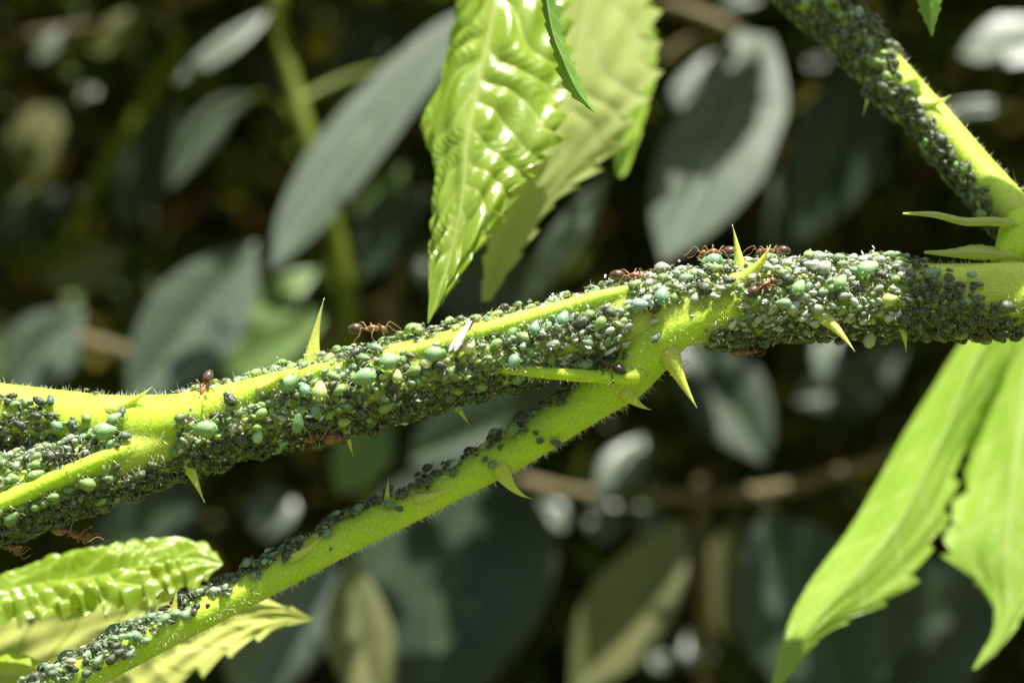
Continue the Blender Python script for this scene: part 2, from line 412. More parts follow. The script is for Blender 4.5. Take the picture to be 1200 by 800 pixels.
BG('dark green leaf in the bottom right, left of the lime bramble leaf', [(890, 600, 8), (940, 700), (1000, 850)], wd(90), M['dark'], tilt=.3)
BG('dark leaf at the bottom edge under the lime bramble leaf', [(1180, 690, 9), (1080, 740), (1000, 830)], wd(85), M['dark'], tilt=.3)
BG('bright sunlit speck of a leaf at the bottom edge, larger of two', [(806, 742, 12), (816, 766), (824, 790)], wd(20), M['grey'], tilt=.82)
BG('bright sunlit speck of a leaf at the bottom edge, smaller of two', [(764, 766, 12), (772, 776), (782, 786)], wd(14), M['grey'], tilt=.82)
BG('dark leaf behind the lower left stem above the crinkled leaf', [(230, 570, 9), (180, 610), (110, 660)], wd(55), M['dark'], tilt=.3)
BG('green blurred leaf blade behind the middle of the main stem underside', [(452, 480, 8.5), (425, 530), (398, 580)], wd(34), M['green'], tilt=.2)
BG('tiny bright leaf glint at the top edge above the broad sunlit leaf', [(910, -8, 10), (870, 2), (835, 6)], wd(13), M['grey'], tilt=.82)
BG('small pale twisted leaf beside the white bokeh spots, top left', [(82, 32, 12), (62, 55), (40, 72)], wd(15), M['grey'], tilt=.82)

BG('dim olive leaf behind the top left corner, right of the pale twisted leaf', [(175, 10, 12), (140, 45), (110, 62)], wd(24), M['olive'], tilt=.3)
BG('dark green leaf in shade left of the narrow grey arching leaf', [(215, 115, 13), (170, 200), (150, 270)], wd(34), M['dark'], tilt=.2)
BG('dim dark leaf at the left edge below the tan-olive leaf', [(70, 225, 12), (20, 260), (-20, 275)], wd(30), M['dark'], tilt=.3)
BG('dull brownish-olive leaf in the shade above the far left grey leaf', [(150, 290, 13), (100, 320), (50, 330)], wd(26), M['olive'], tilt=.1)
BG('dim green leaf between the small pale leaf and the long lance-shaped leaf', [(470, 10, 12), (430, 50), (395, 75)], wd(30), M['dark'], tilt=.4)
BG('dark green leaf in the gap left of the crinkled bramble leaf tip', [(500, 225, 11), (455, 265), (420, 330)], wd(36), M['dark'], tilt=.3)
BG('narrow green leaf beside the shoot, under the long lance-shaped leaf', [(475, 195, 10), (450, 235), (415, 250)], wd(16), M['green'], tilt=.4)
BG('dim green leaf in the dark right of the broad sunlit leaf', [(905, 200, 12), (925, 260), (915, 330)], wd(30), M['dark'], tilt=.3)
BG('shaded green leaf above the brown branch, left of the lime leaf', [(1060, 410, 12), (1000, 450), (930, 470)], wd(36), M['dark'], tilt=.3)
BG('olive leaf in deep shade below the brown branch, right of the upright stalk', [(870, 600, 12), (845, 680), (850, 760)], wd(26), M['olive'], tilt=.1)
# small leaves that catch the sun far back in the bush (they blur to discs)
SPK = [(80, 86, 12, 11), (105, 110, 12, 13), (96, 44, 13, 9), (92, 18, 14, 10), (94, 230, 14, 12), (75, 262, 14, 11), (175, 252, 15, 9), (145, 190, 15, 12),
       (268, 185, 15, 11), (320, 205, 14, 9), (163, 170, 15, 9), (180, 95, 14, 9), (55, 55, 13, 8), (245, 240, 15, 9), (85, 350, 15, 12), (180, 340, 14, 12),
       (140, 340, 15, 9), (40, 290, 15, 9), (85, 425, 13, 18), (712, 498, 13, 10), (758, 455, 12, 13), (850, 475, 10, 13), (858, 500, 10, 10), (140, 628, 13, 11), (122, 615, 13, 10),
       (250, 610, 14, 12), (690, 170, 14, 8), (960, 75, 14, 13), (905, 45, 14, 9), (1120, 30, 14, 9), (870, 345, 14, 8), (0, 20, 14, 10), (2, 120, 13, 9), (200, 30, 14, 9), (380, 22, 13, 11), (450, 40, 14, 8), (545, 160, 12, 8)]
rnd = random.Random(3)
ORD = ['first', 'second', 'third', 'fourth', 'fifth', 'sixth', 'seventh', 'eighth', 'ninth', 'tenth', 'eleventh', 'twelfth']
def region_of(px, py):
    if px < 300: return 'in the top left corner' if py < 130 else 'left of the long lance-shaped leaf' if py < 300 else 'above the upper left petiole' if py < 480 else 'below the lowest left limb'
    if py < 260: return 'in the upper middle and right'
    return 'below the right half of the cane'
SPK.sort(); seen_ = {}
for (px, py, y, r) in SPK:
    rg = region_of(px, py); seen_[rg] = seen_.get(rg, 0) + 1
    r = r * rnd.choice([.4, .55, .7, .9, 1.15]); a = rnd.uniform(0, 6.28); dx, dy = math.cos(a) * r, math.sin(a) * r
    BG('blurred leaf spot, %s from left of those %s' % (ORD[seen_[rg] - 1], rg), [(px - dx, py - dy, y), (px, py), (px + dx, py + dy)], wd(r * rnd.choice([.3, .5, .75])), rnd.choice([M['glint'], M['glint'], M['olive'], M['green']]),
       tilt=rnd.uniform(.45, 1.0), group='small glinting leaves far back', nu=10, nv=7)
    if rnd.random() < .8: lit(px, py, y, r * .5)

lit(540, 45, 7, 34); lit(500, 80, 7, 36); lit(465, 120, 7, 38); lit(430, 165, 7, 40); lit(395, 210, 7, 40); lit(365, 250, 7, 40); lit(345, 280, 7, 28); lit(330, 300, 6.8, 20); lit(262, 58, 9, 24); lit(235, 85, 9, 14); lit(290, 35, 9, 14); lit(285, 118, 9.5, 10)
lit(190, 390, 8, 24); lit(230, 330, 8, 18); lit(340, 335, 8.5, 18); lit(300, 365, 8.5, 12); lit(330, 390, 9.5, 10); lit(300, 430, 9.5, 14)
lit(780, 265, 7, 26); lit(760, 235, 7.2, 16); lit(815, 225, 7.3, 26); lit(845, 190, 7.6, 20); lit(870, 165, 7.7, 10); lit(812, 108, 9.5, 9)
lit(1165, 50, 10, 28); lit(1190, 70, 10, 22); lit(1140, 128, 9, 12); lit(490, 715, 7.6, 12); lit(505, 670, 7.8, 8); lit(475, 760, 7.4, 20); lit(500, 770, 7.4, 14)
lit(728, 548, 9, 20); lit(706, 608, 9.3, 16); lit(760, 602, 9.3, 14); lit(645, 603, 10, 14); lit(318, 602, 11, 20); lit(968, 410, 9, 14)
lit(885, 480, 8.6, 14); lit(870, 450, 8.7, 10); lit(896, 505, 8.5, 10); lit(735, 430, 9, 14); lit(722, 690, 7.7, 9); lit(816, 766, 12, 12); lit(772, 776, 12, 8)
lit(870, 2, 10, 14); lit(58, 55, 12, 10); lit(655, 568, 9.3, 16); lit(130, 405, 9, 22); lit(60, 390, 9, 20); lit(20, 430, 9, 14); lit(580, 340, 8, 14); lit(645, 300, 6, 10)
lit(420, 550, 8.3, 18); lit(340, 60, 8, 10); lit(355, 130, 8, 12); lit(365, 165, 8, 14); lit(430, 740, 6, 20); lit(1130, 20, 12, 8); lit(810, 40, 11, 10); lit(700, 800, 7.5, 12)
lit(600, 20, 2.2, 60); lit(660, 60, 3, 70); lit(700, 100, 3, 70); lit(720, 20, 3.6, 60); lit(640, 160, 2.6, 50); lit(740, 60, 3.8, 50); lit(1180, 400, 4.5, 60); lit(330, 730, 8, 12); lit(440, 520, 9, 12); lit(400, 330, 8, 10)

def twig(name, label, rows_, mat, cat, side=None, group=None):
    rows_ = [(a_, b_, deep(c_), d_) for a_, b_, c_, d_ in rows_]; side = [[(a_, b_, deep(c_), d_) for a_, b_, c_, d_ in q_] for q_ in (side or [])]
    root = empty(name, P(*rows_[0][:3])); tag(root, label, cat, group)
    V, F = Sweep(pxpath(rows_), n=60, m=12, wob=.03).geo(); part_at('stalk', mesh_of(V, F, mat), root)
    for s_ in (side or []):
        V, F = Sweep(pxpath(s_), n=24, m=8, wob=.03).geo(); part_at('side_twig', mesh_of(V, F, mat), root)
twig('green_shoot', 'blurred yellow-green shoot rising behind the long lance-shaped leaf', [(322, -20, 8.6, 9), (328, 40, 8.4, 10), (345, 105, 8.2, 10), (362, 165, 8, 11), (392, 270, 8, 11), (410, 380, 8.2, 12), (425, 520, 8.8, 10), (440, 900, 10, 10)], M['shoot'], 'shoot',
     [[(362, 165, 8, 7), (330, 122, 8.3, 6), (300, 112, 9.3, 4)], [(350, 120, 8.1, 7), (400, 95, 8.5, 6), (445, 80, 9, 4)], [(328, 40, 8.4, 6), (318, 16, 8.8, 4)]])
twig('branch', 'horizontal brown branch with a short side twig in the lower background', [(560, 545, 10, 5), (620, 566, 9.6, 8), (680, 578, 9.4, 8), (780, 583, 9.2, 9), (890, 577, 9.2, 9), (980, 556, 9.3, 8), (1060, 530, 9.5, 7), (1300, 450, 10, 6)], M['twig'], 'branch', [[(885, 577, 9.2, 9), (900, 592, 9.2, 7), (912, 608, 9.3, 5)]])
twig('branch', 'short brown twig behind the far left leaves', [(-40, 372, 9.6, 8), (60, 392, 9.4, 9), (120, 405, 9.2, 10), (175, 418, 9.2, 9), (330, 412, 10, 8), (480, 330, 11, 6)], M['twig'], 'branch')
twig('branch', 'forked ochre twig at the top between the bramble leaf and the broad sunlit leaf', [(745, -5, 11, 8), (800, 12, 11, 9), (850, 32, 11, 9), (900, 60, 11.5, 7)], M['twig'], 'branch', [[(850, 32, 11, 8), (805, 48, 11, 7), (775, 75, 11, 6)]])
twig('dead_stalk', 'diagonal dim olive stalk in the upper left background', [(215, 40, 13, 9), (165, 130, 13, 10), (110, 220, 13, 10), (60, 330, 13.5, 9)], M['shoot'], 'stalk')
twig('dead_stalk', 'thin grey-brown stalk crossing the top left corner', [(-20, 50, 13, 6), (90, 35, 13, 7), (200, 8, 13, 6), (260, -20, 13, 6)], M['twig'], 'stalk')
twig('dead_stalk', 'thin upright brown stalk behind the brown branch', [(818, 560, 11, 9), (822, 640, 11, 9), (824, 850, 11.5, 10)], M['twig'], 'stalk')
twig('dead_stalk', 'thin hooked brown stalk left of the crinkled bramble leaf', [(420, 300, 12, 6), (450, 285, 12, 6), (472, 300, 12, 6), (460, 350, 12, 7), (440, 480, 12, 8)], M['twig'], 'stalk')

# ------------------------------------------------------------------ hedge mass and added shading canopy (uncountable)
def scatter_leaf(bag, c, size, col, R_, sharp=0.42):
    """one small folded leaf"""
    a = np.array([R_.gauss(0, 1) for _ in range(3)]); a /= np.linalg.norm(a)
    b = np.array([R_.gauss(0, 1) for _ in range(3)]); b -= a * (a @ b); b /= np.linalg.norm(b); n = np.cross(a, b)
    w_ = size * sharp
    V = [c - a * size, c - a * .3 * size + b * w_ + n * .12 * size, c + a * .35 * size + b * w_ * .8 + n * .1 * size, c + a * size - n * .1 * size,
         c + a * .35 * size - b * w_ * .8 + n * .1 * size, c - a * .3 * size - b * w_ + n * .12 * size, c + a * .1 * size]
    bag.add(np.array(V), [(0, 1, 6), (1, 2, 6), (2, 3, 6), (3, 4, 6), (4, 5, 6), (5, 0, 6)], col)

S3 = np.array(SUN)
litp = np.array([p for p, r in LIT]); litr = np.array([r for p, r in LIT])
def blocks(c, rad):
    d = c - litp; t = d @ S3; off = d - t[:, None] * S3; q = np.linalg.norm(off, axis=1)
    return bool(np.any((q < litr + rad) & (t > 0.15)))

def make_hedge():
    R_ = random.Random(11); b = Bag(); cols = [(.026, .036, .007), (.036, .044, .008), (.045, .040, .010), (.014, .026, .008), (.075, .070, .016), (.040, .026, .008), (.05, .075, .012)]
    n = 0
    while n < 13000:
        y = R_.uniform(14.5, 34); k = (CAM_D + y) / CAM_D
        c = np.array([R_.uniform(-10, 10) * k, y, R_.uniform(-8, 5.6) * k])
        s_ = R_.uniform(.18, .75)
        n += 1
        # the near face stays open enough for the named leaves
        if y < 17 and R_.random() < .5: continue
        if blocks(c, s_ * .7): continue
        f = R_.uniform(.9, 2.1) * (1.35 if c[0] < -1 and c[2] > -2 else 1.0); col = np.array(R_.choice(cols)) * f
        scatter_leaf(b, c, s_, col, R_, R_.uniform(.2, .5))
    tag(link('hedge_foliage', b.mesh(M['far'], False)), 'dim tangle of small olive and brown leaves filling the far background', 'foliage', kind='stuff')
make_hedge()

def make_canopy():  # unseen leaves added to shade the background, gaps cut for sun patches
    R_ = random.Random(5); b = Bag(); n = 0
    while n < 24000:
        n += 1
        y = R_.uniform(1.6, 50); x = R_.uniform(-17, 19) * (1 + y / 60); lo = 5.0 + .13 * y
        z = lo + abs(R_.gauss(0, 1.2)); s_ = R_.uniform(.35, .8)
        c = np.array([x, y, z])
        if y + .156 * z < 5.6: continue
        if blocks(c, s_ * .55): continue
        f = R_.uniform(.7, 1.3)
        scatter_leaf(b, c, s_, np.array((.05, .085, .03)) * f, R_, .5)
    for px, py, y, k in ((862, 55, 7.6, 3), (835, 90, 7.7, 3), (870, 105, 7.6, 3), (800, 130, 7.5, 3), (770, 165, 7.3, 2), (830, 140, 7.5, 3), (900, 75, 7.7, 2), (550, 640, 8, 3), (590, 700, 8, 3), (570, 760, 7.6, 3)):
        p = np.array(P(px, py, deep(y)))
        for q in range(k):     # leaves added sunward to shade the broad leaf's top and the large dark one
            t = (6.9 + .5 * q - p[2]) / S3[2]; scatter_leaf(b, p + S3 * t + np.array([R_.gauss(0, .12), R_.gauss(0, .12), 0]), R_.uniform(.45, .65), np.array((.05, .085, .03)), R_, .6)
    tag(link('added_shade_canopy', b.mesh(M['far'], False)), 'unseen leaf canopy added above to shade the background', 'foliage', kind='stuff')
make_canopy()

# ------------------------------------------------------------------ the bramble cane
STEMS = {}; LIMB = {}; LIMB_OBJ = {}
cane = empty('bramble_cane', P(1200, 348, 0))
tag(cane, 'thorny yellow-green bramble cane running across the picture, covered in aphids', 'stem')
def limb(key, name, rows_, mat, parent=cane, label=None, **kw):
    STEMS[key] = Sweep(pxpath(rows_), **kw); LIMB[key] = (name, mat, label)
limb('main', 'stem', [(1330, 352, .1, 44), (1200, 348, .02, 41), (1100, 348, 0, 40), (1000, 348, 0, 40), (900, 352, 0, 41), (800, 364, 0, 41), (700, 386, 0, 41), (600, 409, 0, 41), (500, 436, 0, 42),
     (400, 462, 0, 42), (300, 486, 0, 41), (210, 512, -.02, 40), (100, 553, -.14, 40), (0, 586, -.22, 42), (-90, 612, -.25, 42)], M['stem'], n=300, m=60, ridge=.035, phase=.5, wob=.008)
limb('pet', 'petiole', [(895, 362, -.30, 6), (850, 367, -.31, 12), (800, 382, -.24, 22), (762, 406, -.10, 33), (728, 438, .02, 34), (690, 468, .08, 28), (645, 500, .15, 24), (600, 530, .22, 22), (500, 583, .26, 20), (400, 632, .2, 21), (300, 686, .0, 20), (200, 737, -.25, 20), (110, 784, -.4, 21), (50, 817, -.45, 22), (20, 834, -.45, 22)],
     M['petiole'], label='lower petiole branching down to the left, with dark aphids along its top', n=200, m=36, ridge=.03, nrid=3, wob=.008)
limb('upet', 'petiole', [(430, 424, -.26, 5), (380, 434, -.27, 10), (320, 452, -.25, 16), (260, 476, -.20, 25), (215, 493, -.14, 33), (170, 499, -.06, 36), (110, 497, .08, 35), (50, 490, .18, 35), (-20, 483, .25, 36), (-90, 478, .28, 36)],
     M['petiole'], label='upper left petiole, lime coloured at its base', n=140, m=36, ridge=.03, nrid=3, wob=.01)
limb('up', 'side_stem', [(880, -80, 2.0, 29), (925, -30, 1.8, 28), (985, 28, 1.6, 26), (1040, 85, 1.4, 24), (1100, 150, 1.15, 23), (1150, 208, .9, 24), (1200, 266, .6, 28), (1260, 330, .2, 34)],
     M['stem'], label='upper right side stem leaning into the top right corner', n=120, m=36, ridge=.03, wob=.008)
limb('r1', 'ridge', [(750, 442, -.33, 10), (700, 441, -.36, 9), (640, 437, -.38, 8), (600, 433, -.37, 7), (555, 430, -.33, 3)], M['petiole'], n=60, m=12)
limb('r2', 'ridge', [(160, 521, -.38, 8), (120, 537, -.53, 10), (60, 563, -.60, 11), (0, 590, -.66, 11), (-60, 612, -.68, 11)], M['petiole'], n=60, m=12)
limb('r3', 'ridge', [(755, 333, -.20, 4), (700, 349, -.28, 9), (600, 379, -.31, 11), (500, 408, -.32, 10), (450, 418, -.32, 4)], M['stem'], n=60, m=14)
limb('node', 'node', [(1168, 312, .12, 10), (1184, 292, .2, 20), (1200, 272, .35, 28), (1225, 258, .45, 22)], M['petiole'], n=30, m=18)

def fuse_limbs():
    """grow the limbs together where they meet, then give every limb its own mesh again"""
    b = Bag()
    for s in STEMS.values(): b.add(*s.geo())
    tmp = link('tmp', b.mesh(None)); md = tmp.modifiers.new('r', 'REMESH'); md.mode = 'VOXEL'; md.voxel_size = .026
    sm = tmp.modifiers.new('s', 'SMOOTH'); sm.iterations = 22; sm.factor = .5
    ev = tmp.evaluated_get(bpy.context.evaluated_depsgraph_get()); me = ev.to_mesh()
    V = np.zeros(len(me.vertices) * 3); me.vertices.foreach_get('co', V); V = V.reshape(-1, 3)
    NV = np.zeros(len(me.vertices) * 3); me.vertices.foreach_get('normal', NV); NV = NV.reshape(-1, 3)
    F = [tuple(p.vertices) for p in me.polygons]
    ev.to_mesh_clear(); bpy.data.objects.remove(tmp)
    C = np.array([V[list(f)].mean(axis=0) for f in F])
    keys = list(STEMS); D = []
    for k in keys:
        s = STEMS[k]; d = np.full(len(C), 9.0)
        for i in range(0, s.n, 2): d = np.minimum(d, np.linalg.norm(C - s.c[i], axis=1) - s.r[i])
        D.append(d)
    own = np.argmin(np.array(D), axis=0)
    for q, k in enumerate(keys):
        sel = [F[i] for i in np.nonzero(own == q)[0]]
        if not sel: continue
        ids = sorted({v for f in sel for v in f}); mp = {v: i for i, v in enumerate(ids)}
        name, mat, label = LIMB[k]
        m2 = mesh_of(V[ids], [tuple(mp[v] for v in f) for f in sel], mat)
        m2.normals_split_custom_set_from_vertices([tuple(n) for n in NV[ids]])
        o = part_at(name, m2, cane); LIMB_OBJ[k] = o
        if label: o['label'] = label
    return BVHTree.FromPolygons([Vector(v) for v in V], F)
BVH = fuse_limbs()
EYE = Vector((0, -CAM_D, 0))
def hit(px, py):
    d = (P(px, py, 0) - EYE).normalized()
    p, n, i, dist = BVH.ray_cast(EYE, d, 100)
    if p is not None and n.dot(d) > 0: n = -n
    return p, n

def thorn(base, tip, w_, bend=(0, 0), parent=cane, y=None, ty=0.0, long=1.6):
    """base and tip in px; w_ base half width in px; ty = how far the tip comes towards (-) the camera"""
    p, n = hit(*base)
    if p is None:
        q = P(base[0], base[1], -.05 if y is None else y); p, n, _, _ = BVH.find_nearest(q)
        if y is not None: p = q
    b = np.array(p); yb = b[1]
    t = np.array(P(tip[0], tip[1], yb + ty)); L = np.linalg.norm(t - b); d = (t - b) / L
    nb = np.array(n); w_ = w_ * 1.12; b = b - nb * w_ / 100 * .5; ctrl = (b + t) / 2 + np.array([bend[0] / 100, 0, -bend[1] / 100])
    w_ = w_ / 100; pts = [tuple(b - nb * .30 - d * .06) + (w_ * 1.25,), tuple(b - nb * .14 - d * .03) + (w_ * 1.15,)]
    for s_ in np.linspace(0, 1, 12):
        c = (1 - s_) ** 2 * b + 2 * s_ * (1 - s_) * ctrl + s_ * s_ * t
        k = 1 - s_; pts.append(tuple(c) + (max(w_ * (0.60 * k + 0.40 * k ** 3), .004),))
    V, F = Sweep(pts, n=34, m=14, flat=.85).geo()
    best = min(('main', 'pet', 'upet', 'up'), key=lambda k: (np.linalg.norm(STEMS[k].c - b, axis=1) - STEMS[k].r).min())
    link('thorn', mesh_of(V, F, M['thorn']), LIMB_OBJ[best]); return V, F
TH = []
TH.append(thorn((361, 418), (380, 349), 13, (-6, 4)))
TH.append(thorn((132, 478), (177, 454), 11, (2, 3), ty=-.1))
TH.append(thorn((218, 540), (240, 589), 11, (0, 0), ty=-.1))
TH.append(thorn((306, 458), (338, 433), 9, (3, 2), ty=-.25))
TH.append(thorn((867, 318), (858, 263), 10, (3, 0), y=.1, ty=0))
TH.append(thorn((862, 330), (903, 287), 15, (8, 6), ty=-.15))
TH.append(thorn((958, 368), (1002, 412), 12, (4, -2), ty=-.35))
TH.append(thorn((1056, 380), (1062, 412), 8, (2, 0), ty=-.1))
TH.append(thorn((786, 415), (817, 478), 14, (0, 6), ty=-.1))
TH.append(thorn((735, 462), (763, 480), 11, (-4, 6), ty=0))
TH.append(thorn((588, 552), (623, 584), 12, (-6, 12), ty=0))
TH.append(thorn((452, 590), (455, 559), 6, (0, 0), y=.35))
TH.append(thorn((488, 584), (532, 569), 7, (4, 3), ty=-.2))
TH.append(thorn((336, 655), (379, 626), 7, (5, 3), ty=-.2))
TH.append(thorn((202, 722), (208, 680), 6, (0, 0), y=-.15))
TH.append(thorn((530, 470), (551, 499), 8, (0, 0), y=.1, ty=.3))
TH.append(thorn((404, 500), (414, 535), 7, (0, 0), ty=-.05))
TH.append(thorn((1020, 92), (1011, 136), 8, (2, 0), y=1.4, ty=0))
TH.append(thorn((1078, 122), (1114, 112), 10, (0, 6), y=1.2, ty=-.1))
def stipule(rows_L, rows_M, rows_R):
    V, F, A, G, N = blade(rows(rows_L), rows(rows_M), rows(rows_R), nu=40, nv=8, nvein=5, vamp=.012, teeth=9, tamp=.12, bow=.02)
    part_at('stipule', mesh_of(V, F, M['under'], attr=A), cane)
stipule([(1205, 258, .25), (1165, 254, .2), (1130, 255, .12), (1095, 248, .0), (1058, 249, -.15)], [(1205, 266, .1), (1165, 260, .02), (1130, 260, -.03), (1095, 252, -.12), (1058, 250, -.18)], [(1205, 272, .25), (1165, 265, .2), (1130, 264, .1), (1095, 255, -.02), (1058, 251, -.15)])
stipule([(1195, 296, .3), (1165, 289, .25), (1140, 287, .15), (1112, 292, .02), (1083, 294, -.15)], [(1195, 302, .02), (1165, 298, -.12), (1140, 296, -.2), (1112, 297, -.2), (1083, 296, -.2)], [(1195, 306, .2), (1165, 305, .1), (1140, 304, .0), (1112, 301, -.1), (1083, 297, -.16)])

# fine white hairs on cane and petioles
def make_hairs():
    R_ = np.random.RandomState(2); b = Bag()
    for key, n in (('main', 5200), ('pet', 4200), ('upet', 2200), ('up', 1400), ('r1', 150), ('r2', 200), ('r3', 250)):
        s = STEMS[key]
        for _ in range(n):
            u, th = R_.rand(), R_.rand() * 6.283
            p, nn, t = s.at(u, th); L = .035 + .07 * R_.rand() ** 2; L *= 1.6 if R_.rand() < .08 else 1
            d = nn + R_.randn(3) * .35; d /= np.linalg.norm(d); e = np.cross(d, t); e /= np.linalg.norm(e) + 1e-9; f = np.cross(d, e); r = .0032
            b.add([p + e * r, p - e * r * .5 + f * r * .87, p - e * r * .5 - f * r * .87, p + d * L + t * L * .2 * R_.randn()], [(0, 1, 3), (1, 2, 3), (2, 0, 3)])
    for V, F in TH:
        V = np.array(V); c = V.mean(axis=0)
        for i in R_.randint(0, len(V) * 2 // 3, 26):
            p = V[i]; k = (i // 12) * 12; d = p - V[k:k + 12].mean(axis=0); d = d / (np.linalg.norm(d) + 1e-9) + R_.randn(3) * .3; d /= np.linalg.norm(d)
            e = nrm(np.cross(d, [0.3, .5, .8])); f = np.cross(d, e); r = .003
            b.add([p + e * r, p - e * r * .5 + f * r * .87, p - e * r * .5 - f * r * .87, p + d * (.03 + .05 * R_.rand())], [(0, 1, 3), (1, 2, 3), (2, 0, 3)])
    o = part_at('fine_hairs', b.mesh(M['hair'], False), cane); tag(o, kind='stuff')
make_hairs()

# ------------------------------------------------------------------ bramble leaves in the foreground
fg_leaf('bramble_leaf', 'glossy crinkled yellow-green bramble leaf hanging folded at top centre', 
    [(545, -60, 3.15), (535, 20, 2.75), (516, 90, 2.35), (499, 145, 2.00), (514, 205, 1.60), (507, 290, 1.10), (501, 380, 0.55)],
    [(585, -60, 2.45), (576, 20, 2.05), (562, 90, 1.70), (548, 160, 1.35), (541, 230, 1.05), (528, 300, 0.80), (503, 378, 0.53)],
    [(680, -60, 2.85), (662, 20, 2.45), (664, 95, 2.05), (650, 165, 1.65), (606, 225, 1.35), (556, 300, 0.95), (506, 372, 0.55)],
    M['leaf'], nu=220, nv=46, teeth=17, tamp=.22, nvein=12, vamp=.075, quilt=.06, slope=1.9, bow=.10, seed=4, tl=.2, rough=.035, rip=.011, warp=.32, pw=.95, veins=False)
fg_leaf('bramble_leaf', 'pale yellow bramble leaf showing its underside behind the crinkled one',
    [(625, -60, 4.0), (620, 40, 3.6), (612, 130, 3.2), (592, 215, 2.9), (572, 290, 2.5), (563, 352, 2.2)],
    [(690, -60, 3.6), (680, 40, 3.2), (660, 130, 2.85), (628, 210, 2.55), (592, 290, 2.3), (568, 353, 2.2)],
    [(770, -60, 4.1), (768, 40, 3.7), (752, 130, 3.3), (700, 195, 3.0), (632, 262, 2.6), (576, 352, 2.2)],
    M['under'], nu=160, nv=26, teeth=14, tamp=.30, nvein=9, vamp=.03, slope=1.4, seed=9, warp=.3, pw=1, rough=.015)
fg_leaf('bramble_leaf', 'bright green bramble leaf edge behind the pale yellow leaf',
    [(690, -60, 4.8), (700, 20, 4.5), (715, 110, 4.2), (722, 205, 3.9)],
    [(735, -60, 4.9), (738, 20, 4.6), (738, 110, 4.3), (728, 208, 3.9)],
    [(765, -60, 4.8), (766, 20, 4.5), (764, 110, 4.2), (734, 205, 3.9)],
    M['rleaf'], nu=100, nv=14, teeth=9, tamp=.18, nvein=7, vamp=.03, seed=3)
fg_leaf('young_leaflet', 'narrow folded green leaflet hanging in front of the pale yellow leaf',
    [(622, -50, .5), (640, 30, .4), (650, 70, .35), (668, 110, .3), (697, 133, .3)],
    [(634, -50, .35), (646, 30, .25), (660, 70, .2), (676, 105, .2), (697, 133, .3)],
    [(648, -50, .6), (658, 30, .5), (672, 75, .45), (685, 108, .4), (698, 132, .3)],
    M['tipleaf'], nu=80, nv=12, teeth=11, tamp=.5, nvein=7, vamp=.03, quilt=.3, seed=5, rib=.012)
fg_leaf('young_leaflet', 'small serrated green leaf tip poking in at the top right edge',
    [(1070, -90, .9), (1074, -40, .9), (1077, 5, .9), (1091, 43, .9)],
    [(1092, -90, .75), (1090, -40, .75), (1090, 5, .8), (1092, 43, .9)],
    [(1115, -90, .9), (1108, -40, .9), (1102, 5, .9), (1093, 43, .9)],
    M['tipleaf'], nu=80, nv=12, teeth=11, tamp=.3, nvein=7, vamp=.03, seed=6, rib=.012)
fg_leaf('bramble_leaf', 'large lime-green bramble leaf hanging at lower right, long pointed lobe on left',
    [(1150, 370, 5.18), (1112, 425, 4.86), (1058, 510, 4.36), (1000, 612, 3.67), (935, 705, 3.03), (915, 760, 2.61), (902, 812, 2.31)],
    [(1170, 370, 4.78), (1140, 430, 4.38), (1100, 520, 3.81), (1045, 625, 3.20), (975, 705, 2.78), (932, 760, 2.51), (904, 814, 2.30)],
    [(1200, 370, 5.18), (1172, 440, 4.77), (1128, 525, 4.18), (1108, 612, 3.62), (1045, 700, 3.06), (965, 745, 2.75), (908, 812, 2.31)],
    M['rleaf'], nu=180, nv=30, teeth=13, tamp=.24, nvein=9, vamp=.035, quilt=.1, slope=.9, seed=12, tl=.05, rough=.012, rip=.006)
fg_leaf('bramble_leaf', 'lime-green bramble leaf at the right edge with a curled drooping tip',
    [(1180, 360, 5.72), (1150, 440, 5.25), (1128, 560, 4.46), (1108, 635, 3.92), (1150, 690, 3.60), (1165, 730, 3.37), (1140, 784, 3.06)],
    [(1215, 360, 5.32), (1200, 450, 4.80), (1188, 550, 4.17), (1180, 640, 3.69), (1182, 700, 3.45), (1172, 745, 3.24), (1142, 784, 3.06)],
    [(1290, 360, 5.72), (1290, 450, 5.20), (1290, 550, 4.62), (1262, 640, 3.99), (1215, 700, 3.55), (1182, 750, 3.26), (1144, 783, 3.06)],
    M['rleaf'], nu=160, nv=28, teeth=12, tamp=.24, nvein=9, vamp=.035, quilt=.1, slope=.9, seed=13, rough=.012, rip=.006)
fg_leaf('bramble_leaf', 'glossy crinkled leaf folded over itself in the bottom left corner',
    [(-60, 690, 2.0), (20, 676, 2.0), (100, 660, 1.95), (180, 645, 1.9), (232, 636, 1.8), (262, 660, 1.4)],
    [(-60, 702, 1.6), (20, 690, 1.55), (100, 678, 1.5), (180, 663, 1.45), (225, 655, 1.4), (260, 661, 1.38)],
    [(-60, 742, 1.0), (20, 728, 1.0), (90, 724, 1.0), (160, 710, 1.0), (215, 694, 1.05), (256, 666, 1.3)],
    M['leaf'], nu=180, nv=34, teeth=13, tamp=.34, nvein=14, vamp=.065, quilt=.08, slope=1.5, bow=.2, seed=21, tl=.7, rough=.05, rip=.014, warp=.4, pw=.95, veins=False)
fg_leaf('bramble_leaf', 'pale yellow toothed leaf spread behind the lower petiole, pointed tip to the right',
    [(-60, 705, 2.2), (60, 700, 2.2), (170, 692, 2.1), (260, 690, 1.9), (320, 702, 1.8), (368, 724, 1.8)],
    [(-60, 800, 2.6), (60, 780, 2.55), (170, 752, 2.4), (260, 730, 2.1), (320, 722, 1.9), (368, 725, 1.8)],
    [(-60, 900, 3.2), (60, 880, 3.1), (170, 830, 2.9), (260, 768, 2.5), (320, 738, 2.1), (366, 727, 1.8)],
    M['under'], nu=160, nv=28, teeth=11, tamp=.32, nvein=8, vamp=.04, slope=1.2, seed=22, warp=.3, pw=1, rough=.02)
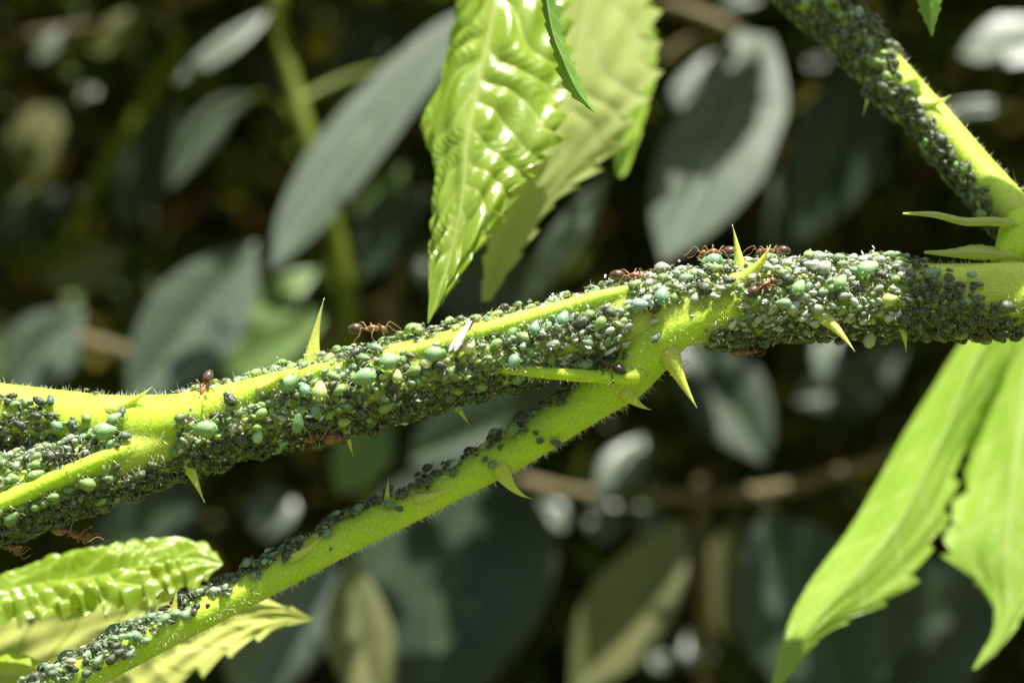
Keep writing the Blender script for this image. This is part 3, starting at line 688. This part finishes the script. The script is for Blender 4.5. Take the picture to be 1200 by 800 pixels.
fg_leaf('bramble_leaf', 'rounded green leaf lobe at the very bottom left corner in front of the pale leaf',
    [(-80, 782, 1.2), (-20, 768, 1.15), (40, 770, 1.1), (95, 802, 1.0)],
    [(-80, 800, .8), (-20, 792, .75), (40, 795, .75), (94, 806, .95)],
    [(-80, 850, .8), (-20, 850, .7), (40, 840, .75), (92, 812, .95)],
    M['leaf'], nu=100, nv=20, teeth=9, tamp=.1, nvein=7, vamp=.06, quilt=.4, seed=23)
# unseen bramble leaves added overhead to shade the cane's right end and side stem
def over_leaf(label, L, Mi, R):
    V, F, A, G, N = blade([Vector(p) for p in L], [Vector(p) for p in Mi], [Vector(p) for p in R], nu=50, nv=14, teeth=9, tamp=.05, nvein=7, vamp=.04, seed=31)
    root = empty('bramble_leaf', Mi[0]); tag(root, label, 'leaf'); part_at('blade', mesh_of(V, F, M['leaf'], attr=A), root)
    pts = [tuple(p) + (.03,) for p in Mi]; V, F = tube_geo(pts, 6, 20); part_at('midrib', mesh_of(V, F, M['leaf'], attr=np.ones(len(V))), root)
over_leaf('unseen bramble leaf added above the top right corner to shade the right end of the cane',
    [(6.0, -.25, 7.3), (5.74, -.45, 7.25), (5.70, -1.0, 7.2), (5.76, -1.5, 7.2), (6.3, -1.9, 7.2)], [(6.7, -.2, 7.4), (6.7, -.5, 7.4), (6.7, -1.0, 7.4), (6.7, -1.5, 7.35), (6.6, -1.95, 7.2)], [(7.3, -.25, 7.3), (7.65, -.45, 7.25), (7.75, -1.0, 7.2), (7.1, -1.45, 7.2), (6.7, -1.9, 7.2)])
over_leaf('unseen bramble leaf added above the top edge to shade the upper end of the side stem',
    [(3.9, 1.9, 7.2), (3.6, 1.6, 7.2), (3.6, 1.0, 7.2), (3.8, .5, 7.2), (4.4, .1, 7.1)], [(4.5, 2.0, 7.3), (4.5, 1.6, 7.35), (4.5, 1.0, 7.35), (4.5, .5, 7.3), (4.5, .05, 7.1)], [(5.1, 1.9, 7.2), (5.34, 1.6, 7.2), (5.34, 1.0, 7.2), (5.15, .5, 7.2), (4.6, .1, 7.1)])

# ------------------------------------------------------------------ aphids
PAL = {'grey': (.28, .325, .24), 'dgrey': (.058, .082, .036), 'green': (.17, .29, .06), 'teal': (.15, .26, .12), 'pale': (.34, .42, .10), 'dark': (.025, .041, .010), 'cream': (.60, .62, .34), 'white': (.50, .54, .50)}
def aphid_geo(m=10, n=9, wide=.30, plump=1.0):
    xs = np.array([-.5, -.47, -.38, -.22, 0, .2, .34, .44, .5])
    ws = np.array([.03, .13, .24, .32, .33, .25, .18, .13, .05]) / .33 * wide * plump
    V = []; F = []
    for x, w_ in zip(xs, ws):
        for j in range(m):
            a = 2 * math.pi * j / m; z = math.sin(a) * w_ * (.95 if math.sin(a) > 0 else .6)
            V.append((x, math.cos(a) * w_, z + .30))
    for i in range(len(xs) - 1):
        for j in range(m): F.append((i * m + j, (i + 1) * m + j, (i + 1) * m + (j + 1) % m, i * m + (j + 1) % m))
    F.append(tuple(range(m))); F.append(tuple(range((len(xs) - 1) * m, len(xs) * m))[::-1])
    return np.array(V), F
def leg_pts(kind, side, R_):
    j = lambda s=.06: R_.uniform(-s, s)
    if kind == 'antenna': return [(.46, side * .06, .36, .018), (.62 + j(), side * .22, .50 + j(), .013), (.50 + j(.1), side * .42, .42 + j(), .008)]
    if kind == 'cornicle': return [(-.30, side * .14, .48, .028), (-.46, side * .20, .58, .022)]
    x0, fx, fy = {'fore': (.28, .45, .42), 'mid': (.12, .08, .52), 'hind': (.0, -.42, .55)}[kind]
    return [(x0, side * .18, .22, .03), ((x0 + fx) / 2 + j(), side * (fy * .75), .40 + j(), .022), (fx + j(), side * (fy + j()), 0.0, .012)]
AKINDS = [('leg', k, s) for k in ('fore', 'mid', 'hind') for s in (-1, 1)] + [('antenna', 'antenna', s) for s in (-1, 1)] + [('cornicle', 'cornicle', s) for s in (-1, 1)]
RA = random.Random(17)
APH_BODY = mesh_of(*aphid_geo(14), M['aphid'], name='aphid_body')
APH_FAT = mesh_of(*aphid_geo(14, wide=.37), M['aphid'], name='aphid_body_plump')
APH_PARTS = []
for nm, k, s in AKINDS:
    V, F = tube_geo(leg_pts(k, s, RA), 5, 7); APH_PARTS.append((nm, mesh_of(V, F, M['leg'] if nm != 'cornicle' else M['aphid'], name='aphid_' + nm)))
def small_aphid(wide, seed):
    R_ = random.Random(seed); V, F = aphid_geo(9, wide=wide); b = Bag(); b.add(V, F)
    for nm, k, s in AKINDS[:8]:
        p = [(a_, b_, c_, r_ * 1.25) for a_, b_, c_, r_ in leg_pts(k, s, R_)]; V, F = tube_geo(p, 3, 4); b.add(V, F, mi=1)
    return b
SMALL = [small_aphid(w_, i) for i, w_ in enumerate((.29, .33, .37, .40, .34, .30))]
SMALL_ME = [s.mesh(M['aphid'], mat2=M['leg']) for s in SMALL]
for i, me in enumerate(SMALL_ME): me.name = 'small_aphid'

def frame(p, fwd, up, s):
    up = Vector(up).normalized(); f = Vector(fwd); f = (f - up * f.dot(up))
    f = f.normalized() if f.length > 1e-6 else up.orthogonal().normalized()
    y = up.cross(f); m = Matrix((f, y, up)).transposed().to_4x4() @ Matrix.Scale(s, 4); m.translation = Vector(p); return m

def big_aphid(px, py, length, colour, ang, label, fat=False, lift=0.0, group=None):
    p, n = hit(px, py)
    if p is None: p, n, _, _ = BVH.find_nearest(P(px, py, -.1))
    n = (n + Vector((0, -.35, .1))).normalized()
    d = Vector((math.cos(math.radians(ang)), 0, math.sin(math.radians(ang))))
    s = length / 100 * 1.08
    root = empty('aphid'); root.matrix_world = frame(p + n * (lift / 100 - .05 * s), d, n, s)
    tag(root, label, 'aphid', group)
    # put the drawn body centre on the pixel: the body rides above the skin
    b = link('body', APH_FAT if fat else APH_BODY, root); b.color = colour + (1,)
    for nm, me in APH_PARTS:
        o = link(nm, me, root); o.color = colour + (1,)
    BIG.append((p + n * .1, s * .33))
    return root
BIG = []
G_, T_, P_, C_, K_, B_ = (.20, .36, .13), (.16, .30, .17), (.42, .52, .15), (.66, .66, .38), (.06, .09, .06), (.07, .09, .12)
for a in [
    (127, 509, 27, G_, 8, 'largest plump green aphid on the upper left petiole, right end of its cluster', True, 6),
    (137, 493, 18, G_, 40, 'round green aphid perched just above the largest one on the upper left petiole', True, 5),
    (145, 485, 13, K_, 80, 'small dark olive aphid topmost in the trio on the upper left petiole', False, 3),
    (148, 514, 15, K_, 0, 'dark aphid right beside the largest plump green aphid, on lime skin', True, 2),
    (60, 472, 15, K_, 100, 'dark olive aphid on the sunny rim of the upper left petiole', False, 2),
    (240, 500, 27, G_, 175, 'large light green aphid just right of the lime petiole base', True, 7),
    (212, 490, 14, (.12, .18, .04), 20, 'small round olive aphid at the edge of the lime petiole base', True, 2),
    (302, 507, 16, (.34, .56, .28), 75, 'bright mint aphid sitting alone low on the dark side of the cane', True, 6),
    (339, 448, 25, G_, 30, 'plump green aphid directly right of the pale sideways thorn', True, 5),
    (376, 461, 23, P_, 85, 'upright lemon-green aphid in the middle of the left colony', True, 7),
    (358, 460, 19, T_, 120, 'bluish-green aphid left of the upright lemon-green one', True, 5),
    (349, 491, 24, (.17, .32, .12), 80, 'long green aphid with white wax below the bluish-green one', False, 5),
    (370, 478, 18, T_, 70, 'teal aphid tucked under the upright lemon-green one', False, 4),
    (428, 446, 27, G_, 195, 'big spindle-shaped green aphid below the ant by the cane rim', True, 7),
    (459, 429, 25, G_, 25, 'big green aphid right of the spindle-shaped one, near the bare cane', True, 6),
    (466, 442, 16, P_, 90, 'pale green round aphid under the big green one', True, 4),
    (502, 427, 15, C_, 60, 'cream-coloured round aphid in the centre left colony', True, 6),
    (403, 491, 15, (.30, .36, .08), 10, 'olive-yellow round aphid near the underside thorn', True, 4),
    (550, 404, 18, C_, 70, 'upright cream-yellow aphid beside the slender winged insect', True, 5),
    (510, 414, 24, G_, 10, 'broad green aphid under the bare sunny ridge', True, 5),
    (602, 428, 19, T_, 250, 'bluish-green aphid hanging from the thin ridge below the white cluster', True, 5),
    (627, 388, 17, T_, 80, 'teal aphid in the small white cluster under the sunny ridge', True, 5),
    (660, 377, 20, T_, 70, 'large teal aphid at the upper edge of the central colony', True, 4),
    (776, 351, 23, T_, 80, 'large teal aphid standing out on the centre of the grey colony', True, 5),
    (750, 361, 20, (.22, .32, .28), 0, 'grey-green oval aphid left of the large teal one', True, 4),
    (834, 303, 24, T_, 160, 'leaf-shaped teal aphid on the cane top, left of the paired thorns', True, 6),
    (935, 341, 19, (.26, .46, .15), 60, 'round bright green aphid above the curved yellow thorn', True, 7),
    (984, 335, 19, (.26, .46, .15), 60, 'round bright green aphid right of its twin over the curved thorn', True, 7),
    (1016, 321, 25, (.30, .46, .22), 30, 'largest pale green aphid just left of the shadow line', True, 6),
    (960, 302, 18, (.30, .46, .22), 0, 'light green aphid on the sunlit top of the right colony', True, 5),
    (929, 359, 17, (.36, .40, .34), 50, 'greyish aphid between the ant and the curved yellow thorn', True, 4),
    (134, 738, 22, (.10, .24, .10), 80, 'round dark green aphid on the lower petiole, largest of that cluster', True, 8),
    (78, 764, 24, (.12, .28, .14), 20, 'plump green aphid near the bottom left end of the lower petiole', True, 6),
    (165, 728, 14, B_, 20, 'navy black aphid right of the round dark green one on the petiole', True, 6),
    (650, 516, 14, K_, 150, 'single dark aphid on the lower petiole below its cluster, near the fork', False, 2),
    (769, 397, 13, (.10, .16, .10), 55, 'lone striped dark aphid on the bare skin of the fork', False, 2),
]: big_aphid(*a)

for px, py, ln, ang, lb in ((38, 725, 15, 40, 'round olive aphid on the pale leaf under the crinkled bottom left leaf'), (62, 712, 13, 70, 'dark aphid on the pale leaf just under the crinkled leaf edge')):
    root = empty('aphid'); root.matrix_world = frame(P(px, py, 2.22), Vector((math.cos(math.radians(ang)), 0, math.sin(math.radians(ang)))), Vector((0, -1, .1)), ln / 100); tag(root, lb, 'aphid')
    b = link('body', APH_FAT, root); b.color = (.06, .085, .02, 1)
    for nm, me in APH_PARTS: o = link(nm, me, root); o.color = (.06, .085, .02, 1)
# where the colonies sit: density by pixel column and angle round the stem (0 faces the camera, 90 up)
def d_main(x, a):
    rag = 13 * math.sin(x * .21) + 9 * math.sin(x * .47 + 1) + 6 * math.sin(x * .9)
    if x > 1050:
        e = 58 - (x - 1050) * .66 + rag
        if -125 < a < e: return 1.0 if x < 1170 else .6
        if a < e + 26 and a > -60: return .10
        return .5 if x < 1075 and 0 < a < 110 else 0
    if x > 870: return 1.0 if -130 < a < 150 else 0
    if x > 740:
        if 12 < a < 150: return 1.0
        if a < -38 and x > 832: return .9
        return .03 if a > -60 else 0
    if x > 585:
        if -14 < a < 33: return 1.0 if x > 600 else .7
        if -62 < a <= -14: return .75 if x < 725 else .2
        if 78 < a < 150: return .8 if x > 680 else .15
        if -125 < a <= -62: return .8 if x < 660 else 0
        return .03
    if x > 205:
        if -130 < a < 16: return 1.0
        if a <= 38: return .55
        if a <= 80: return .75 if 345 < x < 455 else .12
        return .7 if a < 140 else 0
    if x > 140: return 1.0 if -130 < a < -34 + (x - 140) * .1 else 0
    if a > 14: return .9 if a < 130 else 0
    if a > -16: return .04
    return 1.0 if a > -130 else 0
def d_pet(x, a):
    if x > 735: return 0
    lo = 40 if x > 440 else (48 if x > 345 else 36)
    if x < 235: lo = 0 if x < 165 else 15
    if 535 < x < 600: lo, g = 68, .35
    else: g = 1.0
    if 655 < x: g = .5
    if 385 < x < 440: lo = 58
    if math.sin(x * .045 + 1.3) + .8 * math.sin(x * .117) + .4 * math.sin(x * .31) < (-.75 if x > 345 else -1.3): g *= .15
    lo += 12 * math.sin(x * .16) + 7 * math.sin(x * .37)
    return g if lo < a < 150 else (.02 if a > -20 else 0)
def d_upet(x, a):
    if x > 160: return 0
    if x < 55: return 1.0 if -110 < a < 38 else 0
    if x < 105: return .8 if -110 < a < 12 else (.04 if a > 0 else 0)
    return .55 if -100 < a < -18 else .02
def d_up(x, a):
    if x < 1050: return 1.0 if not (95 < a < 140 and x > 1030) else .3
    if x < 1172: return 1.0 if -150 < a < 10 - (x - 1050) * .36 + 8 * math.sin(x * .3) else 0
    return 0
def d_r2(x, a): return .15
def px_of(p): k = CAM_D / (CAM_D + p[1]) * 100; return 600 + p[0] * k, 400 - p[2] * k

cells = {}
def free(p, r):
    k = tuple(int(math.floor(c / .12)) for c in p)
    for i in (-1, 0, 1):
        for j in (-1, 0, 1):
            for l in (-1, 0, 1):
                for q, rq in cells.get((k[0] + i, k[1] + j, k[2] + l), ()):
                    if (q - p).length < (r + rq): return False
    return True
def put(p, r): cells.setdefault(tuple(int(math.floor(c / .12)) for c in p), []).append((p, r))
for p, r in BIG: put(p, r)
ALL = []
RB = random.Random(23)
def colony(key, dens, tries, sizes, mix, gap=.30):
    s = STEMS[key]
    L = np.array([px_of(c)[0] for c in s.c])
    for _ in range(tries):
        u = RB.random(); a = RB.uniform(-180, 180)
        p, nn, t = s.at(u, math.radians(a)); x = px_of(p)[0]
        if x < -40 or x > 1240: continue
        pat = .5 + .5 * math.sin(x * .19 + a * .07) * math.sin(x * .053 + a * .11 + 1)
        dd = dens(x, a)
        if RB.random() > dd * (0.75 + .25 * pat): continue
        sz = RB.choice(sizes) * RB.uniform(.85, 1.15) / 100
        pv = Vector(p); nv = Vector(nn)
        # buried inside another limb?
        off = 0
        if RB.random() < .22: off = .06
        c = pv + nv * (.3 * sz + off)
        if not free(c, sz * gap): continue
        put(c, sz * gap)
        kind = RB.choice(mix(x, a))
        if sz > .145 and kind in ('grey', 'white', 'dgrey'): kind = RB.choice(['green', 'teal', 'dark', 'dark', 'green', 'grey'] if a > -28 and x < 1060 else ['dark', 'dgrey', 'dark'])  # large ones too: dark kinds stand in for shade underneath and at right
        d = Vector(t) * RB.choice([-1, 1]) + Vector(np.cross(nn, t)) * RB.gauss(0, .8)
        ALL.append((pv + nv * (off - .06 * sz), nv, d, sz, kind, key, x, a))
m_main = lambda x, a: (m_dark(x, a) if x > 1062 or a < -45 else ['grey'] * 9 + ['white'] * 4 + ['green'] * 3 + ['teal'] * 2 + ['dgrey'] * 3 + ['pale']) if x > 590 else ((m_dark(x, a) + ['green'] * 1 if a < -28 else ['green'] * 7 + ['teal'] * 3 + ['grey'] * 2 + ['dgrey'] * 3 + ['pale'] * 2 + ['white'] + ['dark'] * 3))  # shade put into colour: darker kinds on the underside and shaded right end
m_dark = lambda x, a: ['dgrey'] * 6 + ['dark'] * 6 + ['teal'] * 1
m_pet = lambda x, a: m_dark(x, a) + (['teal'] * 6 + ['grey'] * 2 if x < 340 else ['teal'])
m_up = lambda x, a: ['dgrey'] * 5 + ['dark'] * 6 + ['green'] * 2 + ['grey']
m_left = lambda x, a: ['dark'] * 5 + ['green'] * 4 + ['dgrey'] * 3 + ['grey'] * 1
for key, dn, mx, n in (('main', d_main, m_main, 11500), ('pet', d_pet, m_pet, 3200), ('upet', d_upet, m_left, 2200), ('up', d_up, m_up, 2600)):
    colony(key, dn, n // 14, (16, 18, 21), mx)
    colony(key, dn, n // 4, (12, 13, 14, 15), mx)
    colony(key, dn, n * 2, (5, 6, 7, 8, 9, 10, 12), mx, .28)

ZONE = {'main': [(1050, 'in the shaded right end of the cane', 'shaded'), (870, 'in the sunlit colony near the curved yellow thorn', 'thorn'), (740, 'in the colony left of the paired thorns', 'pair'), (585, 'in the white-dusted band under the bare sunny ridge', 'band'),
                 (380, 'in the colony between the upright thorn and the slender winged insect', 'mid'), (200, 'in the colony right of the lime petiole base', 'left'), (-99, 'on the lowest left limb of the cane', 'low')],
        'pet': [(560, 'on top of the lower petiole near the fork', 'pf'), (400, 'on top of the lower petiole around its tiny upright thorn', 'pt'), (-99, 'on the lower petiole above the pale toothed leaf', 'pl')],
        'upet': [(-99, 'on the upper left petiole', 'ul')], 'up': [(1050, 'on the dark upper part of the top right stem', 'ut'), (-99, 'on the sunlit part of the top right stem', 'us')]}
ADJ = {'grey': 'ash grey', 'dgrey': 'dark grey', 'green': 'green', 'teal': 'bluish-green', 'pale': 'lemon-green', 'dark': 'blackish', 'white': 'white waxy', 'cream': 'cream'}
def score(t):
    pv, nv, d, sz, kind, key, x, a = t
    f = max(0.0, -nv.y * .8 + .2 + (.25 if nv.z > 0 else 0)); inside = 1.0 if 0 < x < 1200 and 0 < px_of(pv)[1] < 800 else 0
    return sz * sz * f * inside
ALL.sort(key=score, reverse=True)
NIND = 264
rest = Bag()
for i, (pv, nv, d, sz, kind, key, x, a) in enumerate(ALL):
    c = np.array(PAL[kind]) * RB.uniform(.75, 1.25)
    mtx = frame(pv, d, nv, sz)
    q = RB.randrange(len(SMALL))
    if i < NIND:
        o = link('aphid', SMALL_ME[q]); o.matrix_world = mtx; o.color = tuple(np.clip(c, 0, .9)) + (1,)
        ph = next(z for z in ZONE[key] if x >= z[0])[1]
        lb = f"{'small' if sz < .11 else 'middling' if sz < .16 else 'large'} {ADJ[kind]} aphid {ph}"
        tag(o, lb, 'aphid', lb.split(' ', 1)[1].replace('aphid', 'aphids', 1))
    else:
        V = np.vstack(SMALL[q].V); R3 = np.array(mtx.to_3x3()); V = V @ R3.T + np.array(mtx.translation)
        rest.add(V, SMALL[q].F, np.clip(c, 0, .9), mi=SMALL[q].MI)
tag(link('aphid_colony', rest.mesh(M['colony'], mat2=M['leg'])), 'crowded mass of smaller aphids coating the cane and petioles', 'aphids', kind='stuff')
print('aphids', len(ALL))

# white wax grains and shed skins among the aphids
def make_flakes():
    R_ = np.random.RandomState(8); b = Bag()
    ico = [(0, 0, 1), (.9, 0, .2), (.28, .85, .2), (-.72, .53, .2), (-.72, -.53, .2), (.28, -.85, .2), (0, 0, -.6)]
    fc = [(0, 1, 2), (0, 2, 3), (0, 3, 4), (0, 4, 5), (0, 5, 1), (6, 2, 1), (6, 3, 2), (6, 4, 3), (6, 5, 4), (6, 1, 5)]
    sel = [t for t in ALL if t[5] in ('main', 'upet') and t[7] > -75 and t[6] < 1060]
    CL = [(640, 30), (700, 30), (1005, 28), (940, 40), (830, 40), (480, 30), (360, 25), (520, 20)]
    for _ in range(3000):
        t = sel[R_.randint(len(sel))]
        wgt = max(math.exp(-((t[6] - c0) / w0) ** 2) for c0, w0 in CL)
        if R_.rand() > .25 + .75 * wgt: continue
        if t[6] < 585 and R_.rand() < .5: continue
        p = np.array(t[0] + t[1] * t[3] * R_.uniform(.35, .62)) + R_.randn(3) * .03
        s = R_.uniform(.008, .022); st = np.array([1, 1, 1 + 2.5 * (R_.rand() < .25)]) * s
        q, _r = np.linalg.qr(R_.randn(3, 3)); b.add((np.array(ico) * st) @ q.T + p, fc)
    for _ in range(330):     # cast legs and antennae
        t = sel[R_.randint(len(sel))]; p = np.array(t[0] + t[1] * t[3] * .4); d = nrm(np.array(t[1]) * .7 + R_.randn(3) * .6); L = R_.uniform(.05, .13)
        e = nrm(np.cross(d, R_.randn(3))) * .0045
        b.add([p + e, p - e, p + d * L * .6 + e * .7 + nrm(R_.randn(3)) * .01, p + d * L], [(0, 1, 2), (0, 2, 3), (1, 3, 2)])
    tag(link('wax_grains', b.mesh(M['flake'], False)), 'white wax grains and shed skins scattered among the aphids', 'wax grains', kind='stuff')
make_flakes()
def shed_skin(px0, py0, px1, py1, label):
    p, n = hit(px0, py0); q, n2 = hit(px1, py1)
    if p is None: p, n, _, _ = BVH.find_nearest(P(px0, py0, -.1))
    if q is None: q, n2, _, _ = BVH.find_nearest(P(px1, py1, -.1))
    a = np.array(p + n * .10); c = np.array(q + n2 * .10); pts = [tuple(a + (c - a) * s) + (r,) for s, r in ((0, .006), (.3, .022), (.6, .026), (.85, .016), (1, .022))]
    V, F = Sweep(pts, n=20, m=8, flat=.6).geo(); tag(link('shed_skin', mesh_of(V, F, M['flake'])), label, 'shed skin')
def winged():
    p, n = hit(552, 384); q, n2 = hit(534, 410)
    a = np.array(p) + np.array([0, -.16, .06]); c = np.array(q) + np.array([-.03, -.20, -.02]); d = nrm(c - a)
    root = empty('winged_aphid', tuple(a)); tag(root, 'slender winged insect with pale folded wings on the sunny ridge, right of the cane-rim ant', 'insect')
    bd = [tuple(a + d * t_) + (r_,) for t_, r_ in ((-.07, .008), (-.05, .03), (-.01, .026), (.02, .034), (.08, .036), (.17, .026), (.24, .008))]
    V, F = Sweep(bd, n=24, m=10).geo(); part_at('body', mesh_of(V, F, M['antdark']), root)
    for sd in (-1, 1):
        wg = [tuple(a + d * t_ + np.array([sd * .012 * (1 + t_ * 4), -.05, .02])) + (r_,) for t_, r_ in ((0, .006), (.12, .022), (.25, .034), (.36, .030), (.43, .008))]
        V, F = Sweep(wg, n=20, m=10, flat=.22).geo(); part_at('wing', mesh_of(V, F, M['flake']), root)
        for k_ in range(3):
            e = np.array([sd * .10, .03, .06 - k_ * .07]); l_ = [tuple(a + d * (.0 + .03 * k_)) + (.007,), tuple(a + d * .03 * k_ + e * .6 + np.array([0, -.04, 0])) + (.006,), tuple(a + d * .03 * k_ + e + np.array([0, .12, 0])) + (.004,)]
            V, F = tube_geo(l_, 5, 10); part_at('leg', mesh_of(V, F, M['antleg']), root)
winged()
shed_skin(704, 411, 720, 402, 'small pale shed skin on the fork beside the black ant')
shed_skin(706, 368, 714, 356, 'short white shed skin standing in the central colony')
def drop():
    V, F = aphid_geo(14, wide=.36); p = P(1019, 392, -.2)
    o = link('leaf_scale', mesh_of(V, F, M['drop'])); o.matrix_world = frame(p + Vector((0, .05, -.06)), (0.25, 0, 1), (0, -1, 0), .2); tag(o, 'pale grey-green drop-shaped scale hanging under the cane right of the curved thorn', 'scale')
drop()

# ------------------------------------------------------------------ ants
def ant_body(pal, m=14):
    prof = [(-.50, .006), (-.485, .03), (-.44, .065), (-.37, .095), (-.28, .108), (-.19, .095), (-.12, .06), (-.085, .025), (-.07, .017), (-.055, .03), (-.035, .034), (-.015, .018), (0, .03), (.04, .052), (.10, .060), (.15, .055), (.19, .058),
            (.24, .050), (.275, .030), (.29, .022), (.305, .04), (.34, .068), (.38, .076), (.42, .066), (.455, .045), (.48, .025), (.49, .006)]
    V = []; F = []; C = []
    for x, r in prof:
        r = r * 1.28 if abs(x + .04) > .05 else r
        z0 = .17 + (.02 if x < -.1 else 0) + (.03 * math.exp(-((x - .12) / .1) ** 2)) - (.05 * max(0, (x - .3)) / .2)
        col = pal[0] if x < -.09 else (pal[1] if x < .29 else pal[2])
        f = 1.0 if x < -.09 or x > .29 else .85
        stripe = .55 if (x < -.09 and int((x + .5) * 24) % 3 == 0) else 1
        for j in range(m):
            a = 2 * math.pi * j / m; V.append((x, math.cos(a) * r * f, z0 + math.sin(a) * r)); C.append(np.array(col) * stripe)
    for i in range(len(prof) - 1):
        for j in range(m): F.append((i * m + j, (i + 1) * m + j, (i + 1) * m + (j + 1) % m, i * m + (j + 1) % m))
    F.append(tuple(range(m))); F.append(tuple(range((len(prof) - 1) * m, len(prof) * m))[::-1])
    return mesh_of(V, F, M['ant'], col=np.array(C))
BR = ((.095, .052, .026), (.25, .105, .035), (.17, .085, .036)); BK = ((.028, .022, .02), (.05, .03, .022), (.03, .022, .018)); AM = ((.22, .11, .03), (.24, .10, .03), (.15, .07, .025))
ANTB = {'BR': ant_body(BR), 'BK': ant_body(BK), 'AM': ant_body(AM)}
EYE_ME = None
def ant_eye(side):
    V, F = aphid_geo(8, wide=.4); V = (V - np.array([0, 0, .3])) * .035 + np.array([.385, side * .066, .175]); return mesh_of(V, F, M['antdark'], name='ant_eye')
EYES = [ant_eye(-1), ant_eye(1)]
def ant(hx, hy, gx, gy, pal, label, up=None, lift=.0, y=None, dy=0.0, seed=0):
    """head and gaster ends in px"""
    mx, my = (hx + gx) / 2, (hy + gy) / 2
    p, n = hit(mx, my)
    if p is None or y is not None:
        q = P(mx, my, -.12 if y is None else y); p, n, _, _ = BVH.find_nearest(q); n = (q - p).normalized() if (q - p).length > .02 else n
        c = q
    else: c = p + n * .06
    if up is not None: n = Vector(up).normalized()
    h = P(hx, hy, c.y + dy); g = P(gx, gy, c.y - dy); L = (h - g).length * 1.18
    root = empty('ant'); fwd = (h - g).normalized()
    m = frame(c, fwd, n, L); root.matrix_world = m
    root.matrix_world = Matrix.Translation(-(m.to_3x3() @ Vector((0, 0, .17))) + n * lift) @ m
    tag(root, label, 'ant', 'ants tending the aphids')
    link('body', ANTB[pal], root)
    for e in EYES: link('eye', e, root)
    R_ = random.Random(seed); lm = M['antdark'] if pal == 'BK' else M['antleg']
    j = lambda s=.05: R_.uniform(-s, s)
    for s in (-1, 1):
        for x0, kx, fx, fy in ((.20, .30, .46, .26), (.12, .12, .10, .36), (.04, -.12, -.34, .34)):
            pts = [(x0, s * .04, .14, .022), (x0 + (kx - x0) * .5, s * .12, .19 + j(.02), .024), (kx + j(), s * (fy * .62), .27 + j(.04), .018), ((kx + fx) / 2 + j(.03), s * fy * .9, .12, .014), (fx + j(), s * (fy + j(.03)), -.02, .009), (fx + .05, s * (fy + .03), -.03, .006)]
            V, F = tube_geo(pts, 6, 22); link('leg', mesh_of(V, F, lm), root)
        pts = [(.44, s * .04, .17, .012), (.50, s * .14, .26 + j(.03), .011), (.56 + j(.02), s * .20, .27, .010), (.68 + j(), s * .17, .17 + j(), .011), (.80 + j(), s * .14, .08 + j(), .009)]
        V, F = tube_geo(pts, 6, 20); link('antenna', mesh_of(V, F, lm), root)
    return root
ant(450, 379, 411, 392, 'BR', 'brown ant with shiny gaster on the cane rim right of the upright thorn', up=(.0, -.35, 1), y=-.12, seed=1)
ant(232, 467, 248, 440, 'BR', 'dark brown ant facing down at the cane rim right of the lime petiole base', up=(-.3, -.7, .6), y=-.25, dy=-.15, seed=2)
ant(758, 325, 717, 322, 'BR', 'reddish ant on the cane top left of the large teal aphid', up=(0, -.5, 1), y=-.12, seed=3)
ant(906, 330, 876, 352, 'BR', 'red-brown ant among grey aphids just below the paired thorns', up=(.1, -1, .5), lift=.06, seed=4)
ant(822, 300, 862, 292, 'BR', 'ant half hidden on the cane top left of the paired thorns', up=(0, -.3, 1), y=.02, seed=5)
ant(888, 297, 924, 292, 'BR', 'ant on the cane top right of the paired thorns', up=(0, -.3, 1), y=-.05, seed=6)
ant(698, 426, 731, 441, 'BK', 'black ant in the shaded fork above the lower petiole', up=(.1, -1, .1), lift=.03, seed=7)
ant(447, 492, 412, 506, 'BK', 'dark ant clinging upside down under the cane beside the small underside thorn', up=(.1, -.4, -1), y=-.12, seed=8)
ant(345, 518, 398, 508, 'AM', 'amber ant under the cane left of the small underside thorn', up=(0, -.5, -1), y=-.2, seed=9)
ant(886, 410, 858, 414, 'AM', 'amber ant hanging under the cane left of the curved yellow thorn', up=(0, -.4, -1), y=-.1, seed=10)
ant(792, 424, 760, 430, 'AM', 'amber ant behind the fork between the two lower thorns', up=(0, .1, -1), y=.3, seed=11)
ant(104, 612, 62, 634, 'AM', 'amber ant dangling below the lowest left limb of the cane', up=(-.4, -.3, -1), y=-.3, seed=12)
ant(26, 622, -4, 652, 'AM', 'amber ant at the left edge under the lowest limb', up=(-.6, -.2, -.8), y=-.3, seed=13)
ant(104, 538, 60, 540, 'BK', 'dark ant wedged between the two left limbs', up=(0, -1, .3), lift=.02, seed=14)
ant(1118, 396, 1150, 392, 'BK', 'blackish ant under the shaded right end of the cane', up=(0, -.4, -1), y=-.1, seed=15)
